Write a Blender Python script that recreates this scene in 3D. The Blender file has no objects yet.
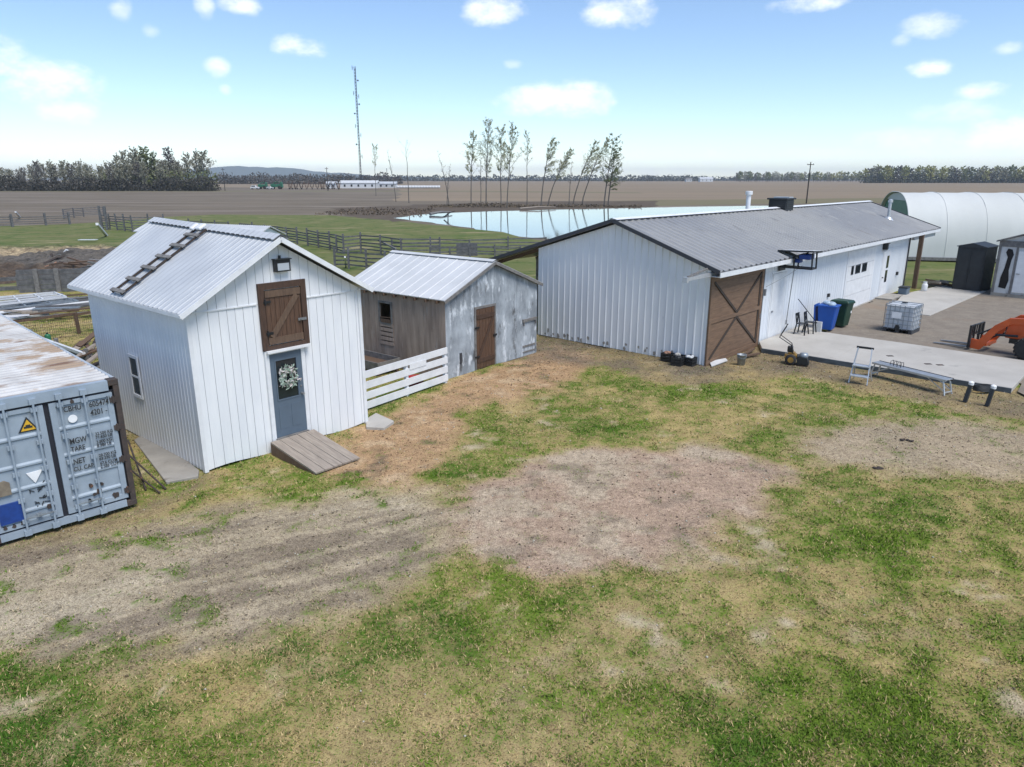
import bpy, bmesh, math, random
import numpy as np
from mathutils import Vector, Matrix
R = math.radians
random.seed(7); rng = np.random.default_rng(7)
scene = bpy.context.scene
col = scene.collection

# ------------------------------------------------------------------ camera
F = 711.0; H = 6.3; HOR = 178.5
PITCH = math.atan((383.5-HOR)/F); SP, CP = math.sin(PITCH), math.cos(PITCH)
cd = bpy.data.cameras.new('camera'); cam = bpy.data.objects.new('camera', cd); col.objects.link(cam)
cam.location = (0, 0, H); cam.rotation_euler = (math.pi/2-PITCH, 0, 0)
cd.sensor_width = 36; cd.lens = 36*F/1024; cd.clip_end = 30000; cd.clip_start = .1
scene.camera = cam
def ray(x, y):
    u = (x-512)/F; v = (383.5-y)/F
    return Vector((u, CP+SP*v, -SP+CP*v))
def at(x, y, z=0.0):                                  # where a sight line meets the level z
    r = ray(x, y); t = (z-H)/r.z
    return Vector((r.x*t, r.y*t, z))
def hz_at(y, Y, x=512):                              # height of a sight line at depth Y
    r = ray(x, y); return H+r.z/r.y*Y
def far(x, Y):                                        # X of a sight line at depth Y on flat ground
    r = ray(x, HOR+H*F/Y); return r.x/r.y*Y

# ------------------------------------------------------------------ materials
def nodes(name):
    m = bpy.data.materials.new(name); m.use_nodes = True
    nt = m.node_tree; b = nt.nodes['Principled BSDF']
    return m, nt, b
def N(nt, t, **k):
    n = nt.nodes.new(t)
    for a, v in k.items(): setattr(n, a, v)
    return n
def noise(nt, vec, scale, detail=4, rough=.6, dist=0):
    n = N(nt, 'ShaderNodeTexNoise'); n.inputs['Scale'].default_value = scale
    n.inputs['Detail'].default_value = detail; n.inputs['Roughness'].default_value = rough
    n.inputs['Distortion'].default_value = dist
    if vec is not None: nt.links.new(vec, n.inputs['Vector'])
    return n.outputs['Fac']
def ramp(nt, fac, p0, p1, c0=(0,0,0,1), c1=(1,1,1,1)):
    n = N(nt, 'ShaderNodeValToRGB'); e = n.color_ramp.elements
    e[0].position = p0; e[1].position = p1; e[0].color = c0; e[1].color = c1
    nt.links.new(fac, n.inputs['Fac']); return n.outputs['Color']
def mix(nt, fac, a, b, mode='MIX'):
    n = N(nt, 'ShaderNodeMix', data_type='RGBA', blend_type=mode)
    for s, v in ((n.inputs['Factor'], fac), (n.inputs[6], a), (n.inputs[7], b)):
        if hasattr(v, 'links') or isinstance(v, bpy.types.NodeSocket): nt.links.new(v, s)
        elif isinstance(v, (int, float)): s.default_value = v
        else: s.default_value = (*v[:3], 1)
    return n.outputs[2]
def coords(nt, scale=(1,1,1)):
    tc = N(nt, 'ShaderNodeTexCoord'); mp = N(nt, 'ShaderNodeMapping'); mp.inputs['Scale'].default_value = scale
    nt.links.new(tc.outputs['Object'], mp.inputs['Vector']); return mp.outputs['Vector']
def mat(name, c, c2=None, scale=3.0, stretch=(1,1,1), rough=.7, metal=0.0, bump=0.0, bscale=None,
        spots=None, lo=.35, hi=.65, spec=None, rib_shade=None):
    """base colour c mottled with c2; spots = (colour, threshold, scale, stretch) for stains of their own"""
    m, nt, b = nodes(name)
    c2 = c2 or tuple(x*.86 for x in c)
    v = coords(nt, stretch)
    f = ramp(nt, noise(nt, v, scale, 5), lo, hi)
    out = mix(nt, f, c, c2)
    if spots:
        for (sc, th, ss, st) in spots:
            sf = ramp(nt, noise(nt, coords(nt, st), ss, 6, .65), th, th+.09)
            out = mix(nt, sf, out, sc)
    if rib_shade:                                          # dark stripes beside each rib, painted as its shade: (axis, pitch, start, colour, width, amount)
        ax, pit, st0, gc, gw, amt = rib_shade
        sp = N(nt,'ShaderNodeSeparateXYZ'); nt.links.new(coords(nt), sp.inputs[0])
        def mm(op,a,c):
            n = N(nt,'ShaderNodeMath',operation=op)
            for i,x in enumerate((a,c)):
                if x is None: continue
                if isinstance(x,(int,float)): n.inputs[i].default_value=x
                else: nt.links.new(x,n.inputs[i])
            return n.outputs[0]
        fr = mm('FRACT', mm('DIVIDE', mm('SUBTRACT', sp.outputs[ax], st0), pit), None)
        inl = mm('LESS_THAN', mm('ABSOLUTE', mm('SUBTRACT', fr, .72), None), gw)
        pat = mm('MULTIPLY', inl, ramp(nt, noise(nt, coords(nt), 1.1, 5, .6), .25, .62))
        out = mix(nt, mm('MULTIPLY', pat, amt), out, gc)
    nt.links.new(out, b.inputs['Base Color'])
    b.inputs['Roughness'].default_value = rough; b.inputs['Metallic'].default_value = metal
    if spec is not None: b.inputs['Specular IOR Level'].default_value = spec
    if bump:
        bn = N(nt, 'ShaderNodeBump'); bn.inputs['Strength'].default_value = bump; bn.inputs['Distance'].default_value = .02
        nt.links.new(noise(nt, v, bscale or scale*4, 5), bn.inputs['Height']); nt.links.new(bn.outputs['Normal'], b.inputs['Normal'])
    return m
def attrmat(name, attr='col', rough=.8, trans=0.0, var=0):
    m, nt, b = nodes(name)
    a = N(nt, 'ShaderNodeAttribute', attribute_name=attr)
    nt.links.new(a.outputs['Color'], b.inputs['Base Color']); b.inputs['Roughness'].default_value = rough
    b.inputs['Specular IOR Level'].default_value = .2
    return m
V1 = (1,1,.06); VZ = (6,6,.35)
M = {}
M['white_board'] = mat('white_painted_boards', (.81,.82,.825), (.73,.745,.765), 2.2, (1.5,1.5,.25), .6, bump=.15, spots=[((.45,.44,.42),.70,3.0,(2,2,.5))])
M['white_side']  = mat('white_ribbed_siding', (.81,.82,.83), (.72,.735,.76), 1.3, (1,1,.3), .45, spots=[((.42,.43,.44),.70,2.2,(1,1,.6))])
M['barn_white']  = mat('barn_white_siding', (.82,.825,.83), (.72,.735,.755), .9, (1,1,.45), .5, spots=[((.40,.42,.45),.68,1.2,(1,1.6,.8))])
M['barn_long']   = mat('barn_white_boards', (.74,.77,.80), (.66,.695,.735), 1.0, (1,1,.3), .5, spots=[((.5,.5,.5),.74,1.6,(1,1,.7))])
M['trim_white']  = mat('white_trim', (.78,.79,.80), (.68,.69,.70), 3, rough=.5)
M['backing']     = mat('painted_sheathing', (.52,.54,.56), rough=.9)
M['roof_white']  = mat('white_metal_roof', (.56,.575,.585), (.47,.485,.50), .8, (1,1,1), .42, .0, spots=[((.40,.39,.37),.66,.9,(.5,2,1))], rib_shade=(1,.225,-.28,(.36,.37,.385),.13,.8))  # faint stripes paint the shade beside the ribs
M['roof_pale']   = mat('pale_old_metal_roof', (.62,.625,.625), (.52,.53,.53), .7, rough=.5, spots=[((.42,.40,.37),.66,1.1,(.5,2,1))])
M['roof_galv']   = mat('galvanised_barn_roof', (.355,.35,.335), (.265,.27,.28), .16, (.6,1,1), .45, .1, spots=[((.24,.235,.23),.58,2.0,(2.5,.3,1)),((.36,.355,.345),.56,1.6,(2.6,.35,1))], rib_shade=(0,.42,-.30,(.07,.07,.075),.24,.9))  # dark stripes paint a shadow line along one side of each rib
M['dark_trim']   = mat('dark_edge_trim', (.045,.047,.055), rough=.6)
M['wood_brown']  = mat('stained_brown_wood', (.125,.066,.038), (.074,.040,.024), 5, (8,8,.8), .65, bump=.25)
M['wood_brown_f']= mat('stained_brown_frame', (.085,.045,.028), (.05,.028,.018), 5, (8,8,.8), .65, bump=.2)
M['wood_barn']   = mat('weathered_brown_door', (.215,.132,.08), (.145,.09,.057), 3, (.7,6,6), .75, bump=.3)
M['brace_dark']  = mat('dark_brace_wood', (.05,.035,.026), rough=.75)
M['wood_old']    = mat('old_brown_boards', (.15,.095,.06), (.09,.055,.037), 5, (8,8,.8), .8, bump=.3)
M['grey_front']  = mat('weathered_blue_grey_board', (.40,.44,.48), (.22,.245,.27), 1.5, (1.2,1.2,.7), .85, bump=.3, spots=[((.60,.64,.68),.55,2.2,(1.3,1.3,.55)),((.11,.115,.12),.57,1.6,(1.5,1.5,.6)),((.13,.12,.115),.63,5,(2.2,2.2,.4))], lo=.36, hi=.62)
M['grey_side']   = mat('weathered_bare_plywood', (.42,.325,.26), (.26,.195,.155), 2.6, (2,2,.3), .9, bump=.3, spots=[((.36,.33,.30),.60,3.2,(2.5,2.5,.4)),((.08,.065,.06),.63,4.5,(3,3,.6))])
M['wood_grey']   = mat('silvered_wood', (.22,.21,.20), (.13,.125,.12), 6, (1,1,1), .9, bump=.3)
M['fence_dark']  = mat('dark_grey_rails', (.155,.155,.158), (.085,.086,.09), 4, rough=.9)
M['ramp']        = mat('grey_brown_planks', (.36,.305,.25), (.25,.21,.175), 3, (7,.6,3), .85, bump=.3)
M['concrete']    = mat('pale_concrete', (.47,.445,.40), (.40,.375,.335), .7, rough=.85, bump=.1, bscale=30, spots=[((.33,.31,.28),.62,1.0,(1,1,1))])
M['concrete_g']  = mat('grey_concrete', (.36,.335,.295), (.28,.26,.23), 1.6, rough=.9, bump=.2, spots=[((.18,.16,.135),.62,2.2,(1,1,1))])
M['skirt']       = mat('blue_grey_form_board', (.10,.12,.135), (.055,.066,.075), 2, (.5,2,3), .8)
M['cont_white']  = mat('pale_blue_container_paint', (.335,.40,.465), (.255,.31,.365), 1.6, (1,1,1), .55, bump=.08, spots=[((.26,.29,.32),.63,2.4,(1,1,.6)),((.16,.085,.05),.72,4.2,(1,1,.45))])
M['cont_side']   = mat('container_side_paint', (.42,.47,.52), (.33,.37,.41), 1.2, rough=.6, spots=[((.16,.09,.055),.62,2.0,(1,1,.5))])
M['cont_roof']   = mat('rusting_pale_container_roof', (.58,.57,.55), (.44,.43,.415), .8, (2,.7,1), .6, spots=[((.34,.25,.175),.50,.55,(1.0,1.6,1)),((.17,.10,.065),.58,.8,(.8,4.5,1))], rib_shade=(1,.215,.30,(.23,.175,.135),.2,.75))  # brown stripes painted in the valleys as shade so the ribs show
M['rusty']       = mat('rusty_steel', (.075,.055,.046), (.038,.032,.031), 5, rough=.8, spots=[((.20,.09,.045),.58,5,(1,1,1))])
M['seal']        = mat('dark_door_seal', (.018,.020,.030), rough=.7)
M['black']       = mat('black_plastic', (.018,.019,.021), rough=.5)
M['black_metal'] = mat('black_painted_metal', (.022,.024,.027), rough=.4, metal=.2)
M['decal_black'] = mat('black_stencil', (.025,.027,.03), rough=.7)
M['decal_white'] = mat('white_decal', (.85,.86,.87), rough=.6)
M['decal_yel']   = mat('yellow_decal', (.72,.42,.03), rough=.6)
M['decal_blue']  = mat('blue_placard', (.012,.055,.26), (.01,.04,.19), 8, rough=.5)
M['decal_brown'] = mat('stained_plate', (.24,.20,.145), (.15,.12,.09), 8, rough=.8)
M['door_blue']   = mat('slate_blue_door', (.105,.145,.19), (.09,.125,.165), 2, rough=.45)
def glassmat(name, c, rough=.06):
    m, nt, b = nodes(name); b.inputs['Base Color'].default_value = (*c,1); b.inputs['Roughness'].default_value = rough
    b.inputs['Specular IOR Level'].default_value = .6
    return m
M['glass']  = glassmat('dark_window_glass', (.018,.024,.028))
M['lens']   = glassmat('lamp_glass', (.42,.46,.50), .25)
M['grey_metal'] = mat('dull_grey_metal', (.32,.33,.34), (.24,.25,.26), 4, rough=.45, metal=.5)
M['alu']    = mat('aluminium', (.60,.62,.64), (.50,.52,.54), 4, rough=.4, metal=.5)
M['galv']   = mat('galvanised_steel', (.33,.37,.40), (.24,.27,.30), 8, rough=.4, metal=.4)
M['bin_blue'] = mat('blue_bin_plastic', (.008,.085,.40), (.007,.07,.33), 2, rough=.45)
M['bin_green']= mat('green_bin_plastic', (.012,.052,.032), (.01,.04,.025), 2, rough=.45)
M['bag']    = mat('clear_bag', (.42,.52,.62), (.3,.4,.5), 8, rough=.3)
M['ibc']    = mat('milky_white_plastic', (.66,.68,.70), (.50,.53,.56), 2.5, rough=.4)
M['orange'] = mat('orange_tractor_paint', (.62,.105,.02), (.52,.085,.018), 3, rough=.35, spots=[((.20,.06,.025),.68,5,(1,1,1))])
M['tyre']   = mat('tyre_rubber', (.022,.022,.023), (.04,.038,.035), 6, rough=.85)
M['rim']    = mat('orange_red_rim', (.50,.085,.03), rough=.45)
M['yellow'] = mat('yellow_paint', (.34,.19,.03), (.16,.10,.03), 6, rough=.5)
M['gh_white']= mat('white_poly_cover', (.60,.61,.585), (.53,.54,.515), .25, (1,.4,.4), .75, spots=[((.56,.57,.55),.66,.35,(2,.3,.3))])
M['gh_green']= mat('green_end_cover', (.03,.155,.085), (.024,.12,.066), .6, rough=.5)
M['shed_black']= mat('charcoal_plastic_shed', (.024,.029,.034), (.016,.019,.022), 3, rough=.55)
M['old_white'] = mat('peeling_white_siding', (.60,.61,.61), (.46,.465,.465), 2.2, rough=.7, spots=[((.20,.175,.155),.62,2.2,(1,1,.6))])
M['burn']   = mat('charred_patch', (.018,.016,.016), rough=.95)
M['red']    = mat('red_paint', (.40,.03,.025), rough=.5)
M['peach']  = mat('terracotta_content', (.50,.27,.17), (.38,.2,.13), 9, rough=.8)
M['wrleaf'] = mat('pale_wreath_leaves', (.42,.50,.44), (.20,.28,.20), 30, rough=.7)
M['wrpink'] = mat('white_wreath_flowers', (.70,.68,.64), (.55,.45,.45), 30, rough=.7)
M['bark_pale']= mat('pale_bark', (.155,.14,.12), (.085,.078,.07), 3, (1,1,.3), .9)
M['bark']   = mat('grey_bark', (.07,.062,.055), (.045,.04,.036), 3, rough=.9)
M['paintgreen']= mat('green_paint', (.02,.16,.07), rough=.5)
M['tower']  = mat('tower_steel', (.055,.058,.065), rough=.7)
M['pole']   = mat('dark_pole_wood', (.05,.042,.036), rough=.9)
M['white_obj']= mat('white_far_paint', (.66,.67,.68), rough=.5)
M['rubble_c'] = attrmat('dirt_bank_soil','rubble',.95)
def soil_attr():
    m,nt,bb=nodes('dirt_bank_soil'); a=N(nt,'ShaderNodeAttribute',attribute_name='rubble'); v=coords(nt)
    c=mix(nt,1.0,a.outputs['Color'],ramp(nt,noise(nt,v,3.5,6,.75),.3,.7,(.35,.34,.33,1),(1.6,1.6,1.55,1)),'MULTIPLY'); nt.links.new(c,bb.inputs['Base Color']); bb.inputs['Roughness'].default_value=.95
    bn=N(nt,'ShaderNodeBump'); bn.inputs['Strength'].default_value=.8; bn.inputs['Distance'].default_value=.25; nt.links.new(noise(nt,v,2.5,6,.7),bn.inputs['Height']); nt.links.new(bn.outputs['Normal'],bb.inputs['Normal']); return m
M['rubble_c']=soil_attr()
M['leaf']   = attrmat('leaf_colours', rough=.75)

# ------------------------------------------------------------------ mesh building
class MB:
    def __init__(s): s.v=[]; s.f=[]; s.c=None
    def add(s, vs, fs):
        o=len(s.v); s.v += [tuple(v) for v in vs]; s.f += [tuple(i+o for i in f) for f in fs]; return s
    def box(s, x0,x1,y0,y1,z0,z1, m=None):
        vs=[Vector(p) for p in ((x0,y0,z0),(x1,y0,z0),(x1,y1,z0),(x0,y1,z0),(x0,y0,z1),(x1,y0,z1),(x1,y1,z1),(x0,y1,z1))]
        if m is not None: vs=[m@v for v in vs]
        return s.add(vs, [(0,3,2,1),(4,5,6,7),(0,1,5,4),(1,2,6,5),(2,3,7,6),(3,0,4,7)])
    def bar(s, p, q, w, h=None, up=(0,0,1)):
        p=Vector(p); q=Vector(q); d=q-p; L=d.length
        if L<1e-6: return s
        d/=L; u=Vector(up)
        if abs(d.dot(u))>.98: u=Vector((1,0,0))
        a=d.cross(u).normalized(); b=a.cross(d).normalized(); h=h or w
        vs=[]
        for e in (p,q):
            for sx,sy in ((-1,-1),(1,-1),(1,1),(-1,1)): vs.append(e+a*sx*w/2+b*sy*h/2)
        return s.add(vs,[(0,1,2,3),(7,6,5,4),(0,4,5,1),(1,5,6,2),(2,6,7,3),(3,7,4,0)])
    def tube(s, pts, rs, n=8, cap=True):
        pts=[Vector(p) for p in pts]
        if not isinstance(rs,(list,tuple)): rs=[rs]*len(pts)
        vs=[]; fs=[]
        a=None
        for i,p in enumerate(pts):
            d=(pts[min(i+1,len(pts)-1)]-pts[max(i-1,0)]).normalized()
            if a is None:
                a=d.cross(Vector((0,0,1)) if abs(d.z)<.95 else Vector((1,0,0))).normalized()
            a=(a-d*a.dot(d)).normalized(); b=d.cross(a)
            for k in range(n):
                t=2*math.pi*k/n; vs.append(p+(a*math.cos(t)+b*math.sin(t))*rs[i])
        for i in range(len(pts)-1):
            for k in range(n):
                k2=(k+1)%n; fs.append((i*n+k,i*n+k2,(i+1)*n+k2,(i+1)*n+k))
        if cap: fs += [tuple(range(n-1,-1,-1)), tuple(range((len(pts)-1)*n,len(pts)*n))]
        return s.add(vs,fs)
    def lathe(s, prof, c=(0,0,0), axis='z', n=16):
        vs=[];fs=[]
        for (r,z) in prof:
            for k in range(n):
                t=2*math.pi*k/n
                v=(r*math.cos(t),r*math.sin(t),z)
                if axis=='y': v=(v[0],z,v[1])
                if axis=='x': v=(z,v[0],v[1])
                vs.append((v[0]+c[0],v[1]+c[1],v[2]+c[2]))
        m=len(prof)
        for i in range(m-1):
            for k in range(n):
                k2=(k+1)%n; fs.append((i*n+k,i*n+k2,(i+1)*n+k2,(i+1)*n+k))
        fs += [tuple(range(n-1,-1,-1)), tuple(range((m-1)*n,m*n))]
        return s.add(vs,fs)
    def prism(s, poly, z0, z1, fn=None):
        fn=fn or (lambda x,y,z:(x,y,z)); n=len(poly)
        vs=[fn(x,y,z0) for x,y in poly]+[fn(x,y,z1) for x,y in poly]
        fs=[tuple(range(n-1,-1,-1)),tuple(range(n,2*n))]+[(i,(i+1)%n,n+(i+1)%n,n+i) for i in range(n)]
        return s.add(vs,fs)
    def build(s, name, m, parent=None, smooth=False, bevel=0, attr=None, loc=None):
        me=bpy.data.meshes.new(name); me.from_pydata(s.v,[],s.f); me.update()
        bm=bmesh.new(); bm.from_mesh(me); bmesh.ops.recalc_face_normals(bm, faces=bm.faces)
        if bevel: bmesh.ops.bevel(bm, geom=[e for e in bm.edges if e.is_manifold and e.calc_face_angle(0)>.5], offset=bevel, segments=1, affect='EDGES', clamp_overlap=True)
        bm.to_mesh(me); bm.free()
        if smooth: me.polygons.foreach_set('use_smooth',[True]*len(me.polygons))
        if attr is not None:
            ca=me.color_attributes.new('col','FLOAT_COLOR','POINT'); ca.data.foreach_set('color', np.asarray(attr,dtype=np.float32).ravel())
        o=bpy.data.objects.new(name,me); col.objects.link(o); me.materials.append(M[m] if isinstance(m,str) else m)
        if parent: o.parent=parent
        if loc is not None: o.location=loc
        return o
def tag(o,label=None,cat=None,group=None,kind=None):
    if label: o['label']=label
    if cat: o['category']=cat
    if group: o['group']=group
    if kind: o['kind']=kind
    return o
def thing(name, loc, rz, label, cat, group=None):
    o=bpy.data.objects.new(name,None); col.objects.link(o); o.location=loc; o.rotation_euler=(0,0,R(rz)); o.empty_display_size=.3
    return tag(o,label,cat,group)
def copy_tree(o, parent=None):
    c=o.copy(); col.objects.link(c); c.parent=parent
    for ch in list(o.children): copy_tree(ch,c)
    return c
def text(s, size, parent, m, loc, name='lettering', rot=(math.pi/2,0,0), sx=1.0):
    cu=bpy.data.curves.new('t','FONT'); cu.body=s; cu.size=size; cu.extrude=.002; cu.offset=.0022*size/.15; cu.space_line=.85
    ob=bpy.data.objects.new('t',cu); col.objects.link(ob)
    dg=bpy.context.evaluated_depsgraph_get(); me=bpy.data.meshes.new_from_object(ob.evaluated_get(dg))
    bpy.data.objects.remove(ob); me.materials.clear(); me.materials.append(M[m])
    o=bpy.data.objects.new(name,me); col.objects.link(o); o.parent=parent; o.location=loc; o.rotation_euler=rot; o.scale=(sx,1,1)
    return o
def ribs(u0,u1,pitch,w,h,ramp_=.3):
    """profile (u,height) of a ribbed sheet"""
    out=[(u0,0)]; u=u0+pitch/2
    while u+w/2<u1-.01:
        r=w*ramp_
        out+=[(u-w/2,0),(u-w/2+r,h),(u+w/2-r,h),(u+w/2,0)]; u+=pitch
    out.append((u1,0)); return out
def strip(mb, prof, lo, hi, fn):
    """quads along a profile; lo(u), hi(u) limits along v; fn(u,v,h)->point"""
    vs=[];fs=[]
    for u,h in prof: vs+=[fn(u,lo(u),h),fn(u,hi(u),h)]
    for i in range(len(prof)-1): fs.append((2*i,2*i+2,2*i+3,2*i+1))
    return mb.add(vs,fs)
def planks(mb,u0,u1,w,gap,lo,hi,fn,th=.02,jit=0,brk=()):
    """vertical boards with real gaps between; fn(u,v,d)->point, d = proud of the backing"""
    u=u0
    while u<u1-.02:
        ww=w*(1+random.uniform(-jit,jit)); e=min(u+ww,u1)
        if u1-e<w*.3: e=u1
        a=u+gap/2; b=e-gap/2; d=th+random.uniform(0,.004)
        pts=[fn(a,lo(a),0),fn(b,lo(b),0),fn(b,hi(b),0),fn(a,hi(a),0),fn(a,lo(a),d),fn(b,lo(b),d),fn(b,hi(b),d),fn(a,hi(a),d)]
        mb.add(pts,[(4,5,6,7),(0,4,7,3),(1,2,6,5),(3,7,6,2),(0,1,5,4)])
        u=e
    return mb

# ------------------------------------------------------------------ light
SUN = Vector((math.sin(R(140))*math.cos(R(60)), math.cos(R(140))*math.cos(R(60)), math.sin(R(60))))
el = math.asin(SUN.z); az = math.atan2(SUN.x,SUN.y)
ld=bpy.data.lights.new('sun','SUN'); ld.energy=2.85; ld.angle=R(30); ld.color=(1,.955,.89)
lo=bpy.data.objects.new('sun',ld); col.objects.link(lo); lo.rotation_euler=SUN.to_track_quat('Z','Y').to_euler(); lo.location=(20,-20,40)
w=bpy.data.worlds.new('World'); scene.world=w; w.use_nodes=True; nt=w.node_tree
bg=nt.nodes['Background']
sky=N(nt,'ShaderNodeTexSky',sky_type='NISHITA'); sky.sun_disc=False; sky.sun_elevation=el; sky.sun_rotation=az
sky.air_density=.82; sky.dust_density=0; sky.ozone_density=2.5
SKY=.138
bg.inputs['Strength'].default_value=SKY
# small fair-weather clouds, each at its own direction in the sky
tc=N(nt,'ShaderNodeTexCoord'); dirv=tc.outputs['Generated']
def vdot(v):
    n=N(nt,'ShaderNodeVectorMath',operation='DOT_PRODUCT'); nt.links.new(dirv,n.inputs[0]); n.inputs[1].default_value=v; return n.outputs['Value']
def mth(op,a,b=None):
    n=N(nt,'ShaderNodeMath',operation=op)
    for i,x in enumerate((a,b)):
        if x is None: continue
        if isinstance(x,(int,float)): n.inputs[i].default_value=x
        else: nt.links.new(x,n.inputs[i])
    return n.outputs[0]
mp=N(nt,'ShaderNodeMapping'); nt.links.new(dirv,mp.inputs['Vector']); mp.inputs['Scale'].default_value=(1,1,1.7)
puff=noise(nt,mp.outputs['Vector'],26,6,.62)
big=noise(nt,mp.outputs['Vector'],9,3,.5)
pert=mth('ADD',mth('MULTIPLY',mth('SUBTRACT',puff,.5),2.6),mth('MULTIPLY',mth('SUBTRACT',big,.5),1.6))
CL=[(60,166,180,12,.55),(300,165,170,12,.6),(560,164,190,12,.6),(820,162,190,13,.6),(1080,158,150,14,.6),(-150,160,150,14,.5),(470,168,70,10,.75),(620,170,110,9,.6),(760,168,90,8,.5),(90,152,60,8,.4),(48,84,42,20,1),(66,110,24,14,.8),(298,47,26,12,1),(218,68,12,9,.8),(226,90,6,5,.5),(120,8,10,12,.7),(204,6,9,12,.7),(240,4,18,10,.9),(492,10,30,16,1),
    (618,10,34,18,1),(556,100,58,18,1),(512,64,10,5,.4),(812,3,36,9,1),(930,26,26,11,.8),(902,40,9,6,.5),(928,69,18,8,1),(1008,48,12,6,.6),(980,91,20,8,.9),
    (960,112,40,12,.6),(920,140,55,14,.75),(1005,136,42,17,1),(948,153,90,10,.6),(235,160,28,9,.75),(310,163,40,7,.6),(400,165,30,6,.3),(150,30,8,6,.4),
    (-60,60,60,25,1),(1120,100,60,24,1),(-140,150,70,18,.8),(1200,40,50,20,1),(400,-90,90,30,1),(800,-120,100,40,1),(150,-160,80,30,1)]
acc=None
for (px,py,wx,hy,dens) in CL:
    c=ray(px,py).normalized(); r=Vector((c.y,-c.x,0)).normalized(); u=r.cross(c).normalized()
    kx=(wx/F); ky=(hy/F)
    a=mth('DIVIDE',mth('SUBTRACT',vdot(r),0),kx); b=mth('DIVIDE',vdot(u),ky)
    # flatter base: below the centre the ellipse closes faster
    b2=mth('MULTIPLY',b,b)
    d=mth('SUBTRACT',mth('ADD',1.05,pert),mth('ADD',mth('MULTIPLY',a,a),b2))
    front=mth('GREATER_THAN',vdot(c),.3)
    n=N(nt,'ShaderNodeMapRange',interpolation_type='SMOOTHSTEP'); nt.links.new(d,n.inputs['Value'])
    n.inputs['From Min'].default_value=0; n.inputs['From Max'].default_value=1.75; n.inputs['To Max'].default_value=dens
    k=mth('MULTIPLY',n.outputs['Result'],front)
    acc=k if acc is None else mth('MAXIMUM',acc,k)
CLOUD=(7.0,7.2,7.4)
mixc=N(nt,'ShaderNodeMix',data_type='RGBA')
nt.links.new(acc,mixc.inputs['Factor']); nt.links.new(sky.outputs['Color'],mixc.inputs[6]); mixc.inputs[7].default_value=(*CLOUD,1)
nt.links.new(mixc.outputs[2],bg.inputs['Color'])
vs_=scene.view_settings; vs_.view_transform='Standard'; vs_.look='None'; vs_.gamma=1; vs_.use_curve_mapping=False; vs_.exposure=0.44

# ------------------------------------------------------------------ noise for the ground
def vnoise(X,Y,sc,seed):
    x=X/sc; y=Y/sc; xi=np.floor(x).astype(np.int64); yi=np.floor(y).astype(np.int64); fx=x-xi; fy=y-yi
    fx=fx*fx*(3-2*fx); fy=fy*fy*(3-2*fy)
    def h(a,b):
        n=(a*374761393+b*668265263+seed*974634777)&0x7fffffff
        n=((n^(n>>13))*1274126177)&0x7fffffff
        return ((n^(n>>16))&0xffff)/65535.0
    return (h(xi,yi)*(1-fx)+h(xi+1,yi)*fx)*(1-fy)+(h(xi,yi+1)*(1-fx)+h(xi+1,yi+1)*fx)*fy
def fbm(X,Y,sc,seed,o=4,g=.55):
    t=0;a=1;n=0
    for i in range(o): t=t+a*vnoise(X+i*17.3,Y-i*9.1,sc,seed+i*31); n+=a; a*=g; sc/=2.03
    return t/n
def sdist(X,Y,poly):
    d=np.full(X.shape,1e9); inside=np.zeros(X.shape,bool); n=len(poly)
    for i in range(n):
        x0,y0=poly[i]; x1,y1=poly[(i+1)%n]; ex,ey=x1-x0,y1-y0
        t=np.clip(((X-x0)*ex+(Y-y0)*ey)/(ex*ex+ey*ey+1e-9),0,1)
        d=np.minimum(d,np.hypot(X-x0-ex*t,Y-y0-ey*t))
        c=((y0>Y)!=(y1>Y))&(X<(x1-x0)*(Y-y0)/((y1-y0) if abs(y1-y0)>1e-9 else 1e-9)+x0)
        inside^=c
    return np.where(inside,-d,d)
def ss(e0,e1,x):
    t=np.clip((x-e0)/(e1-e0),0,1); return t*t*(3-2*t)
def pxpoly(pts): return [tuple(at(x,y)[:2]) for x,y in pts]

# ------------------------------------------------------------------ ground sheets
def grid_ground(name,x0,x1,y0,y1,st,zoff,m,attrfn,zfn,cut=None):
    nx=int((x1-x0)/st)+1; ny=int((y1-y0)/st)+1
    X,Y=np.meshgrid(np.linspace(x0,x1,nx),np.linspace(y0,y1,ny))
    Z=zfn(X,Y)+zoff
    me=bpy.data.meshes.new(name)
    co=np.stack([X,Y,Z],-1).reshape(-1,3).astype(np.float32)
    idx=np.arange(nx*ny).reshape(ny,nx)
    q=np.stack([idx[:-1,:-1],idx[:-1,1:],idx[1:,1:],idx[1:,:-1]],-1).reshape(-1,4)
    me.vertices.add(len(co)); me.vertices.foreach_set('co',co.ravel())
    me.loops.add(q.size); me.loops.foreach_set('vertex_index',q.ravel().astype(np.int32))
    me.polygons.add(len(q)); me.polygons.foreach_set('loop_start',np.arange(0,q.size,4,dtype=np.int32))
    me.polygons.foreach_set('use_smooth',np.ones(len(q),bool)); me.update(calc_edges=True)
    A=attrfn(X,Y)
    for k,arr in A.items():
        ca=me.color_attributes.new(k,'FLOAT_COLOR','POINT')
        a=np.ones((nx*ny,4),np.float32); a[:,:3]=arr.reshape(-1,3); ca.data.foreach_set('color',a.ravel())
    o=bpy.data.objects.new(name,me); col.objects.link(o); me.materials.append(m)
    return tag(o,kind='structure')

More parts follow.
